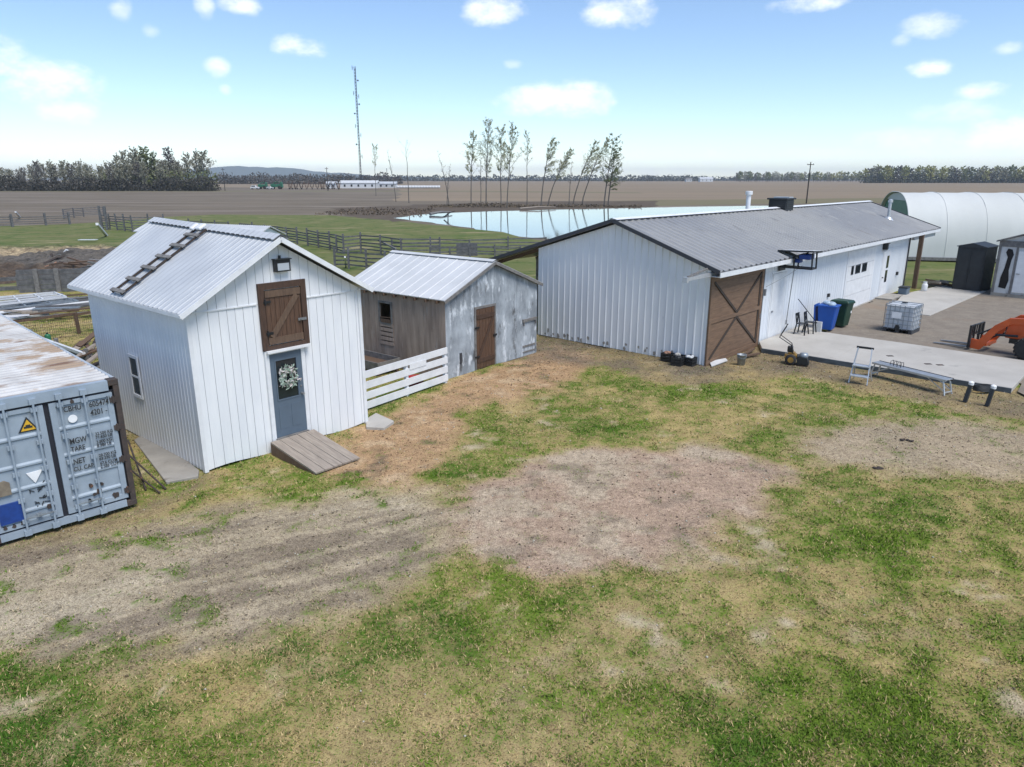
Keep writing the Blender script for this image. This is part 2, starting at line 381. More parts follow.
C_GREEN=np.array((.104,.166,.018)); C_DGREEN=np.array((.048,.112,.013)); C_STRAW=np.array((.345,.262,.118)); C_DIRT=np.array((.32,.265,.188))
C_PINK=np.array((.35,.255,.188)); C_CHIP=np.array((.35,.228,.13)); C_PALE=np.array((.38,.325,.24)); C_DARK=np.array((.095,.075,.058)); C_GRAV=np.array((.23,.195,.16))
P=dict(
 pink=pxpoly([(462,490),(520,462),(600,452),(700,452),(770,460),(800,475),(770,505),(720,535),(640,565),(560,580),(500,575),(470,540)]),
 track=pxpoly([(-220,610),(-60,560),(110,540),(250,508),(360,488),(425,490),(445,520),(430,560),(360,592),(270,625),(120,650),(-40,660),(-220,690)]),
 track2=pxpoly([(-120,590),(180,535),(300,505),(320,512),(190,548),(-120,640)]),
 pale=pxpoly([(790,440),(850,420),(930,415),(1000,425),(1100,440),(1120,480),(1000,470),(930,478),(860,468),(805,460)]),
 chip=pxpoly([(290,470),(360,430),(420,400),(470,375),(530,355),(560,345),(600,360),(560,385),(520,395),(470,410),(455,440),(440,470),(400,488),(340,488)]),
 chip2=pxpoly([(250,480),(420,400),(500,360),(520,365),(470,400),(440,445),(400,470),(300,490)]),
 strip1=pxpoly([(-60,575),(60,540),(160,500),(230,488),(330,490),(330,500),(250,510),(150,540),(30,590),(-60,620)]),
 strip2=pxpoly([(425,500),(440,470),(470,445),(520,408),(600,388),(700,385),(840,385),(960,400),(930,412),(840,420),(780,440),(700,448),(600,440),(520,455),(465,480),(460,510),(440,530)]),
 bottom=pxpoly([(-300,680),(0,655),(120,660),(150,700),(130,800),(-300,900)]),
 clump=pxpoly([(255,655),(330,625),(430,605),(500,630),(480,665),(400,665),(330,680)]),
 right=pxpoly([(700,560),(780,520),(840,480),(900,480),(1100,470),(1300,560),(1200,900),(700,900),(620,760),(640,640)]),
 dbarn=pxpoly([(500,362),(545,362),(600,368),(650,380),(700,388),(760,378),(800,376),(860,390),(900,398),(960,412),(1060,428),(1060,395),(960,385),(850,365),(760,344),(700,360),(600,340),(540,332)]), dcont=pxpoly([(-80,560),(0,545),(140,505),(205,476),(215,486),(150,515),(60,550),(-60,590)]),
 grav=pxpoly([(815,332),(905,344),(1012,386),(1060,420),(1400,520),(1500,330),(1100,290),(985,289),(930,312),(880,296),(838,316)]),
 straw=pxpoly([(330,700),(480,640),(560,600),(690,590),(700,640),(640,720),(560,800),(300,800)]),
)
def yard_fields(X,Y):
    wn=fbm(X,Y,1.6,3)-.5; wn2=fbm(X,Y,.5,11)-.5; big_=fbm(X,Y,3.5,21)-.5
    def msk(k,e=.35,a=1.6,b=.8):
        sd=sdist(X,Y,P[k])+wn*a+wn2*b; return ss(e,-e,sd)
    wn3=fbm(X,Y,.24,15,3)-.5
    g=.46+big_*.55+wn*.8+wn2*.7+wn3*.5
    lift=lambda k,v,g,**kw: g+(v-g)*msk(k,**kw)
    m_right=msk('right',.8,2.5); m_strip=np.maximum(msk('strip1',.5),msk('strip2',.5)); m_bot=np.maximum(msk('bottom',.6),msk('clump',.5))
    m_st=msk('straw',.9,2.2)
    g=g*(1-m_st)+m_st*(.36+.5*big_+.7*wn+.6*wn2+.5*wn3)
    g=g*(1-m_right)+m_right*(.58+.5*big_+.9*wn+.8*wn2+.5*wn3); g=g*(1-m_strip)+m_strip*(.50+1.1*wn+.8*wn2+.6*wn3); g=g*(1-m_bot)+m_bot*(.74+1.0*wn+.6*wn2)
    m_pink=msk('pink',.45); m_tr=msk('track',.7); m_pale=msk('pale',.9,2.0); m_chip=msk('chip',.5,1.2)
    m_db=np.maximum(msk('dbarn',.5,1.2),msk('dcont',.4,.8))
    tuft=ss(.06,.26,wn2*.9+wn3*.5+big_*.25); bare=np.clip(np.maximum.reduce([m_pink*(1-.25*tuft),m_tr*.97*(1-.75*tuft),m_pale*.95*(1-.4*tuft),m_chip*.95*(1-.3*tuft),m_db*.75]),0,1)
    g=(.5+(np.clip(g+.06,-.1,1.1)-.5)*.80)*(1-bare*.93)+.10*ss(.1,.3,wn2+wn3*.6)*bare
    # soil colour
    fine=fbm(X,Y,.35,41,4)-.5
    # wheel marks: streaks along the lane, in world metres
    ang=R(27); ux=X*math.cos(ang)+Y*math.sin(ang); vx=-X*math.sin(ang)+Y*math.cos(ang)
    streak=fbm(ux*.16,vx,.30,51,3)-.5
    def cc(c): return np.broadcast_to(c,X.shape+(3,)).astype(float)
    def lerp(a,b,t): return a*(1-t[...,None])+b*t[...,None]
    soil=cc(C_STRAW)
    soil=lerp(soil,cc(C_DIRT),np.clip(m_tr+.15*m_st,0,1)); soil=lerp(soil,cc(C_PALE),ss(.02,.22,wn+streak*.8)*m_tr*.75)
    soil=lerp(soil,cc(C_DARK*1.55),ss(.06,.24,-(wn*.6)+streak)*m_tr*.6)
    soil=lerp(soil,cc(C_PINK),m_pink); soil=lerp(soil,cc(C_PALE),ss(.0,.25,-wn+fine*.7)*m_pink*.6); soil=lerp(soil,cc(C_DARK*1.7),ss(.05,.28,wn2+fine*.6)*m_pink*.6)
    soil=lerp(soil,cc(C_PALE*np.array((.86,.80,.75))),m_pale); soil=lerp(soil,cc(C_DIRT*.75),ss(.02,.25,wn+fine)*m_pale*.7)
    soil=lerp(soil,cc(C_CHIP),m_chip); soil=lerp(soil,cc(C_DARK*1.1),ss(.05,.3,wn2+wn*.5)*m_chip*.7); soil=lerp(soil,cc(C_PALE*np.array((1.02,.9,.8))),ss(.10,.3,-wn2+fine*.5)*m_chip*.6)
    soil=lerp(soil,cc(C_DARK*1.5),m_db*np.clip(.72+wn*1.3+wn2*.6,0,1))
    # scattered pale thatch patches in the lawn
    th=ss(.60,.80,fbm(X,Y,.9,61,5,.65))*(1-bare); th=th*(.35+.9*ss(-.15,.2,fine+wn2*.5)); soil=lerp(soil,cc(C_PALE),np.clip(th,0,1)*.75); g=g*(1-.62*np.clip(th,0,1))
    soil=soil*(1+fine*.5)[...,None]
    # green colour of the sward
    gr=lerp(cc(C_GREEN),cc(C_DGREEN),np.clip(.25+1.3*(fbm(X,Y,1.3,71)-.45)+.5*m_bot,0,1))
    return np.clip(g,0,1),np.clip(soil,.01,1),gr,bare,streak*m_tr
def yard_z(X,Y):
    e=np.minimum.reduce([ss(-34,-30,X),ss(34,30,X),ss(1,3,Y),ss(44,41,Y)])
    z=(fbm(X,Y,1.8,81,4)-.5)*.10+(fbm(X,Y,.3,91,3)-.5)*.035
    g,_,_,bare,st=yard_fields(X,Y)
    z=(z*(1-.3*bare)-st*.05-.02*bare)*(1-ss(.5,-.6,sdist(X,Y,P['grav'])))
    return e*(z+.03)-(1-e)*.16
yx0,yx1,yy0,yy1,yst=-30,30,1.5,44,.085
_c={}
def yard_attr(X,Y):
    g,s,gr,bare,_=yard_fields(X,Y); _c['g']=g;_c['gr']=gr;_c['soil']=s
    G=np.stack([g,bare,g*0],-1); return {'soil':s,'mask':G,'sward':gr}
def yard_material():
    m,nt,b=nodes('yard_turf_and_soil')
    A={k:N(nt,'ShaderNodeAttribute',attribute_name=k).outputs['Color'] for k in('soil','mask','sward')}
    v=coords(nt); n1=noise(nt,v,9,6,.7); n2=noise(nt,v,45,4,.75); n3=noise(nt,v,3.2,4,.6)
    sep=N(nt,'ShaderNodeSeparateColor'); nt.links.new(A['mask'],sep.inputs[0])
    def math_(op,a,c):
        n=N(nt,'ShaderNodeMath',operation=op)
        for i,x in enumerate((a,c)):
            if isinstance(x,(int,float)): n.inputs[i].default_value=x
            else: nt.links.new(x,n.inputs[i])
        return n.outputs[0]
    f=math_('ADD',sep.outputs[0],math_('MULTIPLY',math_('SUBTRACT',n1,.5),1.7)); f=math_('ADD',f,math_('MULTIPLY',math_('SUBTRACT',n2,.5),1.7)); f=math_('ADD',f,math_('MULTIPLY',math_('SUBTRACT',n3,.5),.7))
    fm=ramp(nt,f,.30,.82)
    soil=mix(nt,1.0,A['soil'],ramp(nt,n2,.33,.67,(.45,.43,.41,1),(1.75,1.75,1.72,1)),'MULTIPLY')
    soil=mix(nt,1.0,soil,ramp(nt,n1,.3,.7,(.66,.65,.64,1),(1.40,1.40,1.40,1)),'MULTIPLY')
    gr=mix(nt,1.0,A['sward'],ramp(nt,n2,.33,.67,(.40,.42,.40,1),(1.75,1.7,1.6,1)),'MULTIPLY')
    out=mix(nt,fm,soil,gr)
    n4=noise(nt,v,70,3,.8); out=mix(nt,math_('MULTIPLY',ramp(nt,n4,.61,.72),.45),out,(.46,.40,.27)); out=mix(nt,math_('MULTIPLY',ramp(nt,noise(nt,v,34,4,.8,.4),.57,.68),.62),out,(.05,.042,.030))
    nt.links.new(out,b.inputs['Base Color']); b.inputs['Roughness'].default_value=.95; b.inputs['Specular IOR Level'].default_value=.1
    bn=N(nt,'ShaderNodeBump'); bn.inputs['Strength'].default_value=.45; bn.inputs['Distance'].default_value=.04
    nt.links.new(math_('ADD',math_('MULTIPLY',n2,.7),n1),bn.inputs['Height']); nt.links.new(bn.outputs['Normal'],b.inputs['Normal'])
    return m
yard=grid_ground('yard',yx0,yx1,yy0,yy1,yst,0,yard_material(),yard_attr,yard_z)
ny_,nx_=_c['g'].shape
def sample(arr,x,y):
    i=np.clip(((y-yy0)/(yy1-yy0)*(ny_-1)).astype(int),0,ny_-1); j=np.clip(((x-yx0)/(yx1-yx0)*(nx_-1)).astype(int),0,nx_-1); return arr[i,j]

# far land: one soil sheet to the horizon, then pasture, stubble, gravel laid on it
def land(name,c,c2,sc,stretch,spots=None,rough=.95):
    return mat(name,c,c2,sc,stretch,rough,spots=spots,spec=.1,lo=.3,hi=.7)
soil_m=land('ploughed_soil',(.195,.16,.118),(.135,.112,.083),.05,(1,2.5,1),[((.235,.195,.158),.53,.03,(.35,3,1)),((.10,.083,.07),.56,.12,(.12,3.5,1)),((.24,.20,.165),.58,.3,(.15,2,1)),((.26,.22,.18),.64,.9,(.5,2,1))])
def sheet(name,poly,z,m,jag=0,seg=4.0,seed=1):
    """polygon outline subdivided and jittered so that its edge is ragged"""
    r=random.Random(seed); pts=[]
    n=len(poly)
    for i in range(n):
        a=Vector((*poly[i][:2],0)); b=Vector((*poly[(i+1)%n][:2],0)); k=max(1,int((b-a).length/seg)) if jag else 1
        for j in range(k):
            p=a.lerp(b,j/k); pts.append((p.x+r.uniform(-jag,jag),p.y+r.uniform(-jag,jag),0))
    me=bpy.data.meshes.new(name); bm=bmesh.new(); f=bm.faces.new([bm.verts.new(p) for p in pts]); bmesh.ops.triangulate(bm,faces=[f])
    bmesh.ops.recalc_face_normals(bm,faces=bm.faces)
    if bm.faces and sum(f.normal.z for f in bm.faces)<0: bmesh.ops.reverse_faces(bm,faces=bm.faces)
    bm.to_mesh(me); bm.free(); o=bpy.data.objects.new(name,me); col.objects.link(o); o.location=(0,0,z); me.materials.append(m)
    return tag(o,kind='structure')
GZ=-.12
sheet('ground',[(-9000,-300),(9000,-300),(9000,9000),(-9000,9000)],GZ,soil_m)
tan_m=land('stubble_field',(.27,.21,.145),(.21,.167,.118),.012,(.4,3,1),[((.27,.205,.16),.56,.02,(.3,4,1)),((.15,.118,.098),.62,.03,(.3,5,1))])
def farpoly(l): return [(far(x,Y),Y) for x,Y in l]
sheet('field',farpoly([(400,215),(650,215),(830,205),(1500,205),(1300,1600),(-300,2600),(214,1200),(214,560),(400,480)]),GZ+.004,tan_m,3,20,3)
past_m=land('pasture_turf',(.105,.140,.040),(.175,.165,.072),.13,(1,1.6,1),[((.070,.108,.028),.53,.45,(1,1.5,1)),((.27,.23,.125),.57,.22,(.7,1.6,1)),((.22,.20,.10),.60,1.1,(1,1.5,1)),((.06,.085,.028),.62,1.6,(1,1.4,1))])
sheet('pasture',[(-140,44),(-90,70),tuple(at(-20,226)[:2]),tuple(at(60,224)[:2]),tuple(at(110,221)[:2]),tuple(at(160,216.5)[:2]),tuple(at(215,214)[:2]),tuple(at(330,214.5)[:2]),tuple(at(372,218)[:2]),tuple(at(430,223)[:2]),tuple(at(470,228)[:2]),tuple(at(505,232.5)[:2]),tuple(at(540,240)[:2]),(14,72),(40,80),(90,100),(150,110),(160,30),(50,8),(50,-20),(-60,-20)],GZ+.012,past_m,1.0,5,5)
strip_m=land('track_verge',(.165,.155,.085),(.20,.165,.105),.1,(.5,2,1))
sheet('verge',farpoly([(560,170),(700,185),(850,200),(1010,205),(1500,205),(1500,240),(900,255),(640,225),(540,200)]),GZ+.008,strip_m,2,8,8)
sheet('farm_track',farpoly([(-100,372),(214,372),(470,372),(640,330),(640,352),(470,400),(214,400),(-100,400)]),GZ+.008,land('track_grass',(.20,.175,.11),(.155,.145,.085),.05,(.4,2,1)),1.2,10,9)
bank_m=land('pond_bank_scrub',(.135,.105,.078),(.085,.068,.052),.4,(.7,1.6,1),[((.21,.165,.115),.58,.6,(.6,2,1)),((.055,.045,.036),.62,.9,(.7,2,1))])
pond_far=[(395,217.5),(425,213.5),(470,211.5),(540,209.6),(620,207.8),(700,206.2),(760,205.3),(850,205.5)]
pond_near=[(850,212),(800,222),(640,240),(535,238),(505,231.5),(470,227),(430,222),(405,219)]
wm,wnt,wb=nodes('pond_water'); wb.inputs['Base Color'].default_value=(.10,.115,.12,1); wb.inputs['Roughness'].default_value=.03
wb.inputs['Specular IOR Level'].default_value=1.0
wbn=N(wnt,'ShaderNodeBump'); wbn.inputs['Strength'].default_value=.10; wbn.inputs['Distance'].default_value=.05
wnt.links.new(noise(wnt,coords(wnt,(1,1,1)),1.2,3),wbn.inputs['Height']); wnt.links.new(wbn.outputs['Normal'],wb.inputs['Normal'])
sheet('pond_bank',pxpoly([(328,213),(335,208),(430,204),(545,201),(660,200.5),(660,206.5),(620,208.5),(540,210.4),(470,212.4),(425,215),(398,221),(360,217)]),GZ+.016,bank_m,1.6,4,12)
sheet('pond_water',pxpoly(pond_far+pond_near),GZ+.020,wm,.7,3,13)
grav_m=land('driveway_gravel',(.26,.225,.18),(.195,.165,.135),1.6,(1,1,1),[((.30,.26,.21),.57,6,(1,1,1)),((.10,.085,.072),.60,9,(1,1,1)),((.24,.19,.145),.56,.35,(1,1,1))])
sheet('gravel',pxpoly([(815,332),(838,345),(905,353),(1012,386),(1060,420),(1400,520),(1500,330),(1100,290),(985,289),(930,312),(880,296),(838,316)]),.075,grav_m,.35,.8,15)
# soil shoulders under the gravel so the sheet is not floating: yard mesh already lies below it
HZ=True

# ------------------------------------------------------------------ grass blades on the yard (uncountable)
def grass():
    n=2000000
    # more samples close to the viewer
    u=rng.random(n); d=3.5+(40-3.5)*u**1.7; t=(rng.random(n)-.5)*2.7
    x=d*t; y=d
    ok=(x>yx0)&(x<yx1); x=x[ok]; y=y[ok]
    ok=sdist(x,y,P['grav'])>.05; x=x[ok]; y=y[ok]
    g=sample(_c['g'],x,y); cl=fbm(x,y,.22,5,2)
    p=np.clip(g*.95-.06+(cl-.5)*1.2,.24,1); keep=rng.random(len(x))<p; x=x[keep]; y=y[keep]; g=g[keep]; cl=cl[keep]
    bl=np.array([[-6.79,14.6],[-2.12,22.26]])
    k=len(x); gr=sample(_c['gr'],x,y); so=sample(_c['soil'],x,y)
    z=yard_z_s(x,y)
    hgt=(.008+.040*rng.random(k))*(.35+1.0*g); wd=.005+.006*rng.random(k)+.0005*y
    a=rng.random(k)*2*np.pi; ln=.015+rng.random(k)*.055; la=rng.random(k)*2*np.pi
    b0=np.stack([x-np.cos(a)*wd,y-np.sin(a)*wd,z-.01],-1); b1=np.stack([x+np.cos(a)*wd,y+np.sin(a)*wd,z-.01],-1)
    tp=np.stack([x+np.cos(la)*ln,y+np.sin(la)*ln,z+hgt],-1)
    co=np.stack([b0,b1,tp],1).reshape(-1,3).astype(np.float32)
    dead=rng.random(k)<np.clip(.95-.95*g,.16,.97)
    c=gr*(.75+.8*rng.random(k))[:,None]; sc_=np.clip(so*1.25,0,.6)*.55+np.array((.39,.30,.155))*.5; c[dead]=(sc_*(.35+1.0*rng.random(k))[:,None])[dead]
    ca=np.ones((k,3,4),np.float32); ca[:,:,:3]=c[:,None,:]; ca[:,2,:3]*=1.0
    me=bpy.data.meshes.new('grass'); me.vertices.add(3*k); me.vertices.foreach_set('co',co.ravel())
    me.loops.add(3*k); me.loops.foreach_set('vertex_index',np.arange(3*k,dtype=np.int32))
    me.polygons.add(k); me.polygons.foreach_set('loop_start',np.arange(0,3*k,3,dtype=np.int32)); me.update(calc_edges=True)
    at_=me.color_attributes.new('col','FLOAT_COLOR','POINT'); at_.data.foreach_set('color',ca.ravel())
    o=bpy.data.objects.new('grass',me); col.objects.link(o); me.materials.append(attrmat('grass_blades',rough=.8))
    tag(o,'patchy short green and straw coloured lawn grass','grass',kind='stuff')
_Z=np.array([v.co.z for v in yard.data.vertices]).reshape(ny_,nx_)
def yard_z_s(x,y): return sample(_Z,x,y)
grass()

# ------------------------------------------------------------------ soil clods and pebbles on the bare ground (uncountable)
def clods():
    n=75000
    x=rng.uniform(yx0+2,24,n); y=3.5+34*rng.random(n)**1.3
    g=sample(_c['g'],x,y); keep=(np.abs(x)<y*1.3)&(rng.random(n)<np.clip(.75-1.1*g,.04,1)); x=x[keep]; y=y[keep]
    ok=sdist(x,y,P['grav'])>.05; x=x[ok]; y=y[ok]; k=len(x); z=yard_z_s(x,y); so=sample(_c['soil'],x,y)
    s=.006+.016*rng.random(k)**2.2+.0004*y
    oct_=np.array([[1,0,0],[0,1,0],[-1,0,0],[0,-1,0],[0,0,.8],[0,0,-.5]])
    co=oct_[None]*s[:,None,None]*(.6+.8*rng.random((k,6,1)))
    a=rng.random(k)*6.283; ca,sa=np.cos(a)[:,None],np.sin(a)[:,None]
    X=co[:,:,0]*ca-co[:,:,1]*sa; Y=co[:,:,0]*sa+co[:,:,1]*ca
    co=np.stack([X+x[:,None],Y+y[:,None],co[:,:,2]+z[:,None]+s[:,None]*.25],-1).reshape(-1,3).astype(np.float32)
    f=np.array([[0,1,4],[1,2,4],[2,3,4],[3,0,4],[1,0,5],[2,1,5],[3,2,5],[0,3,5]]); idx=(f[None]+np.arange(k)[:,None,None]*6).reshape(-1).astype(np.int32)
    me=bpy.data.meshes.new('soil_clods'); me.vertices.add(6*k); me.vertices.foreach_set('co',co.ravel()); me.loops.add(len(idx)); me.loops.foreach_set('vertex_index',idx)
    me.polygons.add(len(idx)//3); me.polygons.foreach_set('loop_start',np.arange(0,len(idx),3,dtype=np.int32)); me.update(calc_edges=True)
    t=rng.random(k); c=so*(.30+.75*t)[:,None]; c[t>.86]=np.array((.46,.42,.34)); cc_=np.ones((k,6,4),np.float32); cc_[:,:,:3]=c[:,None,:]
    at_=me.color_attributes.new('col','FLOAT_COLOR','POINT'); at_.data.foreach_set('color',cc_.ravel())
    o=bpy.data.objects.new('soil_clods',me); col.objects.link(o); me.materials.append(attrmat('clod_soil',rough=.95)); tag(o,'small clods and pebbles scattered over the bare yard soil','soil clods',kind='stuff')
clods()
# ================================================================== WHITE LOFT SHED
def gable(x,W,ap,hw,ha):
    return hw+(ha-hw)*(1-abs(x-ap)/(ap if x<ap else W-ap))
def roof_plane(mb,x_e,z_e,x_r,z_r,y0,y1,pitch,rib,rw,th=.05,sheets=None):
    """ribbed roof slope from eave (x_e,z_e) to ridge (x_r,z_r), running y0..y1; ribs run up the slope"""
    d=Vector((x_r-x_e,0,z_r-z_e)); n=Vector((-d.z,0,d.x)).normalized()
    if n.z<0: n=-n
    def fn(u,v,h): return (x_e+d.x*v+n.x*h,u,z_e+d.z*v+n.z*h)
    strip(mb,ribs(y0,y1,pitch,rw,rib),lambda u:0,lambda u:1,fn)
    a,b=Vector((x_e,0,z_e))-n*.004,Vector((x_r,0,z_r))-n*.004; c,e=b-n*th,a-n*th
    vs=[(p.x,y,p.z) for y in (y0,y1) for p in (a,b,c,e)]
    mb.add(vs,[(0,1,2,3),(7,6,5,4),(0,4,5,1),(1,5,6,2),(2,6,7,3),(3,7,4,0)])
    return mb
W,D,AP,HW,HA=4.42,5.45,2.19,3.66,4.94
S=thing('loft_shed',(-6.79,14.6,0),48.9,'tall narrow white board shed with metal roof, brown loft door and blue door','shed')
m=MB()
m.prism([(0,.12),(W,.12),(W,HW),(AP,HA-.02),(0,HW)],.02,.06,lambda x,z,y:(x,y,z)); 
m.prism([(0,.12),(W,.12),(W,HW),(AP,HA-.02),(0,HW)],D-.06,D-.02,lambda x,z,y:(x,y,z))
m.box(.02,.06,.06,D-.06,.12,HW-.01); m.box(W-.06,W-.02,.06,D-.06,.12,HW-.01)
m.build('wall_backing','backing',S)
m=MB(); g1=lambda x:gable(x,W,AP,HW,HA)
planks(m,0,W,.235,.010,lambda x:.06+.03*math.sin(x*3),lambda x:3.60,lambda u,v,d:(u,.018-d,v),.02,.22)
planks(m,0,W,.225,.010,lambda x:3.60,lambda x:max(3.62,g1(x)-.01),lambda u,v,d:(u,.006-d,v),.02,.22)
m.build('front_wall','white_board',S)
m=MB(); m.box(.12,1.6,-.032,-.006,3.575,3.605); m.box(2.88,W-.02,-.032,-.006,3.575,3.605); m.build('trim_strip','trim_white',S)
m=MB()
for k,(xx,sg) in enumerate(((0,-1),(W,1))):
    strip(m,ribs(0,D,.155,.055,.009),lambda u:.05,lambda u:HW-.02,lambda u,v,h:(xx+sg*(.002+h),u,v))
strip(m,ribs(0,W,.155,.055,.022),lambda u:.05,lambda u:g1(u)-.02,lambda u,v,h:(u,D+.002+h,v))
m.build('side_wall','white_side',S)
m=MB()
for xx in (-.03,W-.06): m.box(xx,xx+.09,-.045,.05,.04,HW-.03)
m.build('corner_trim','trim_white',S)
ov=.24; sl=(HA-HW)/AP; RZ=HA+.13
for nm,(xe,sg) in dict(a=(-ov,1),b=(W+ov,-1)).items():
    ze=HW-ov*(sl if sg>0 else (HA-HW)/(W-AP))+.13
    roof_plane(MB(),xe,ze,AP,RZ,-.28,D+.62,.225,.013,.06).build('roof_panel','roof_white',S)
    f=MB(); ex=xe+ (0.0)
    f.bar((xe,-.29,ze-.065),(AP,-.29,RZ-.065),.03,.11,(0,0,1)); f.build('rake_board','trim_white',S)
    f=MB(); f.box(xe-.012,xe+.012,-.30,D+.62,ze-.085,ze-.01); f.build('eave_board','trim_white',S)
m=MB()
for sg in (-1,1):
    d=Vector((sg*.20,0,-.20*sl*.95))
    m.add([(AP,-.30,RZ+.05),(AP,D+.63,RZ+.05),(AP+d.x,D+.63,RZ+.05+d.z),(AP+d.x,-.30,RZ+.05+d.z)],[(0,1,2,3)])
    m.add([(AP,-.30,RZ+.04),(AP,D+.63,RZ+.04),(AP+d.x,D+.63,RZ+.035+d.z),(AP+d.x,-.30,RZ+.035+d.z)],[(0,1,2,3)])
cap=m.build('ridge_cap','roof_white',S)
m=MB(); y=-.2
while y<D+.35:
    m.box(AP-.205,AP-.195,y,y+.13,RZ-.075,RZ-.045); y+=.225
m.build('ridge_closure','dark_trim',cap)
for t_ in S.children_recursive:
    if t_.name.split('.')[0] in ('roof_panel','ridge_cap','rake_board','eave_board','ridge_closure'):
        for v_ in t_.data.vertices: v_.co.z+=.026*max(0,v_.co.y)*min(1,max(0,(v_.co.z-3.6)/1.4))
# loft door
lx0,lx1,lz0,lz1=1.64,2.86,2.50,4.04
m=MB()
m.box(lx0,lx0+.14,-.07,-.015,lz0,lz1); m.box(lx1-.14,lx1,-.07,-.015,lz0,lz1); m.box(lx0+.14,lx1-.14,-.068,-.015,lz1-.15,lz1); m.box(lx0+.14,lx1-.14,-.068,-.015,lz0,lz0+.10)
m.build('loft_frame','wood_brown_f',S)
m=MB(); a,b,c,d=lx0+.16,lx1-.155,lz0+.115,lz1-.165
planks(m,a,b,.12,.008,lambda x:c,lambda x:d,lambda u,v,q:(u,-.022-q,v),.02)
ldoor=m.build('loft_door','wood_brown',S)
m=MB(); m.box(a,b,-.068,-.048,d-.16,d-.01); m.box(a,b,-.068,-.048,c+.01,c+.17); m.bar((a+.09,-.060,c+.18),(b-.10,-.060,d-.17),.14,.022,(0,1,0)); m.build('door_brace','wood_old',ldoor)
for z in (c+.28,d-.26):
    q=MB(); q.box(a-.06,a+.12,-.082,-.070,z-.03,z+.03); q.tube([(a-.02,-.085,z-.07),(a-.02,-.085,z+.07)],.018); q.build('hinge','black_metal',ldoor)
q=MB(); q.box(b-.12,b+.10,-.088,-.070,c+.47,c+.53); q.tube([(b-.05,-.09,c+.5),(b-.05,-.13,c+.5)],.02); q.build('latch','grey_metal',ldoor)
m=MB(); m.box(lx0+.05,lx1-.05,-.16,-.015,lz0-.055,lz0-.005); m.build('door_header','trim_white',S)
# entrance door
dx0,dx1,dz0,dz1=1.76,2.60,.36,2.40
m=MB(); m.box(dx0-.10,dx0,-.06,-.012,dz0-.05,dz1+.08); m.box(dx1,dx1+.10,-.06,-.012,dz0-.05,dz1+.08); m.box(dx0,dx1,-.06,-.012,dz1,dz1+.08); m.build('door_frame','trim_white',S)
gz0,gz1,gx0,gx1=1.28,2.22,dx0+.15,dx1-.15
m=MB(); m.box(dx0,gx0,-.045,-.01,dz0,dz1); m.box(gx1,dx1,-.045,-.01,dz0,dz1); m.box(gx0,gx1,-.045,-.01,dz0,gz0); m.box(gx0,gx1,-.045,-.01,gz1,dz1)
for (x0,x1) in ((dx0+.13,dx0+.38),(dx1-.38,dx1-.13)): m.box(x0,x1,-.052,-.046,.55,1.12)
bd=m.build('entrance_door','door_blue',S)
m=MB(); m.box(gx0,gx1,-.03,-.018,gz0,gz1); m.build('door_glass','glass',bd)
m=MB()
for (x0,x1,z0,z1) in ((gx0-.03,gx0,gz0-.03,gz1+.03),(gx1,gx1+.03,gz0-.03,gz1+.03),(gx0,gx1,gz0-.03,gz0),(gx0,gx1,gz1,gz1+.03)): m.box(x0,x1,-.056,-.046,z0,z1)
m.build('glass_bead','door_blue',bd)
m=MB(); m.lathe([(.028,-.05),(.028,-.075),(.012,-.08),(.012,-.10),(.032,-.11),(.03,-.14)],(dx1-.07,0,1.32),'y',10); m.lathe([(.022,-.046),(.022,-.06)],(dx1-.07,0,1.50),'y',10); m.build('handle','grey_metal',bd)
m=MB(); m.box(dx0-.02,dx1+.02,-.11,-.012,dz0-.06,dz0-.005); m.build('threshold','wood_grey',S)
# lamp
m=MB(); m.box(2.09,2.46,-.15,-.012,4.27,4.54); m.box(2.07,2.48,-.19,-.012,4.54,4.56); m.tube([(2.25,-.06,4.56),(2.25,-.06,4.63)],.03); lamp=m.build('wall_lamp','black_metal',S)
m=MB(); m.box(2.13,2.42,-.158,-.152,4.30,4.46); m.build('lamp_lens','lens',lamp)
# little side window
m=MB(); y0,y1,z0,z1=2.84,3.26,1.24,2.16
m.box(-.055,-.026,y0-.07,y0,z0-.07,z1+.07); m.box(-.055,-.026,y1,y1+.07,z0-.07,z1+.07); m.box(-.055,-.026,y0,y1,z1,z1+.07); m.box(-.065,-.026,y0,y1,z0-.07,z0); m.box(-.05,-.03,y0,y1,(z0+z1)/2-.02,(z0+z1)/2+.02)
win=m.build('window','trim_white',S)
m=MB(); m.box(-.034,-.026,y0,y1,z0,z1); m.build('pane','glass',win)
# wreath on the door
Wr=thing('wreath',S.matrix_basis @ Vector((2.19,-.05,1.80)),48.9,'pale green and white floral wreath hanging on the blue shed door','wreath')
Wr.location=Matrix.LocRotScale(S.location,S.rotation_euler,None)@Vector((2.19,-.052,1.80))
m=MB(); m2=MB(); rr=random.Random(3)
for k in range(230):
    t=rr.uniform(0,6.283); r=.185+rr.gauss(0,.055); c=Vector((r*math.cos(t),-.03+rr.uniform(-.03,.015),r*math.sin(t)))
    a=Vector((rr.gauss(0,1),rr.gauss(0,.5),rr.gauss(0,1))).normalized()*.055; b=Vector((rr.gauss(0,1),rr.gauss(0,.5),rr.gauss(0,1))).normalized()*.028
    (m if k%3 else m2).add([c-a,c+b,c+a,c-b],[(0,1,2,3)])
m.build('foliage','wrleaf',Wr); m2.build('flowers','wrpink',Wr)
m=MB(); m.tube([(.17*math.cos(i*.524),-.012,.17*math.sin(i*.524)) for i in range(13)],.015,6,False); m.build('hoop','wood_old',Wr)
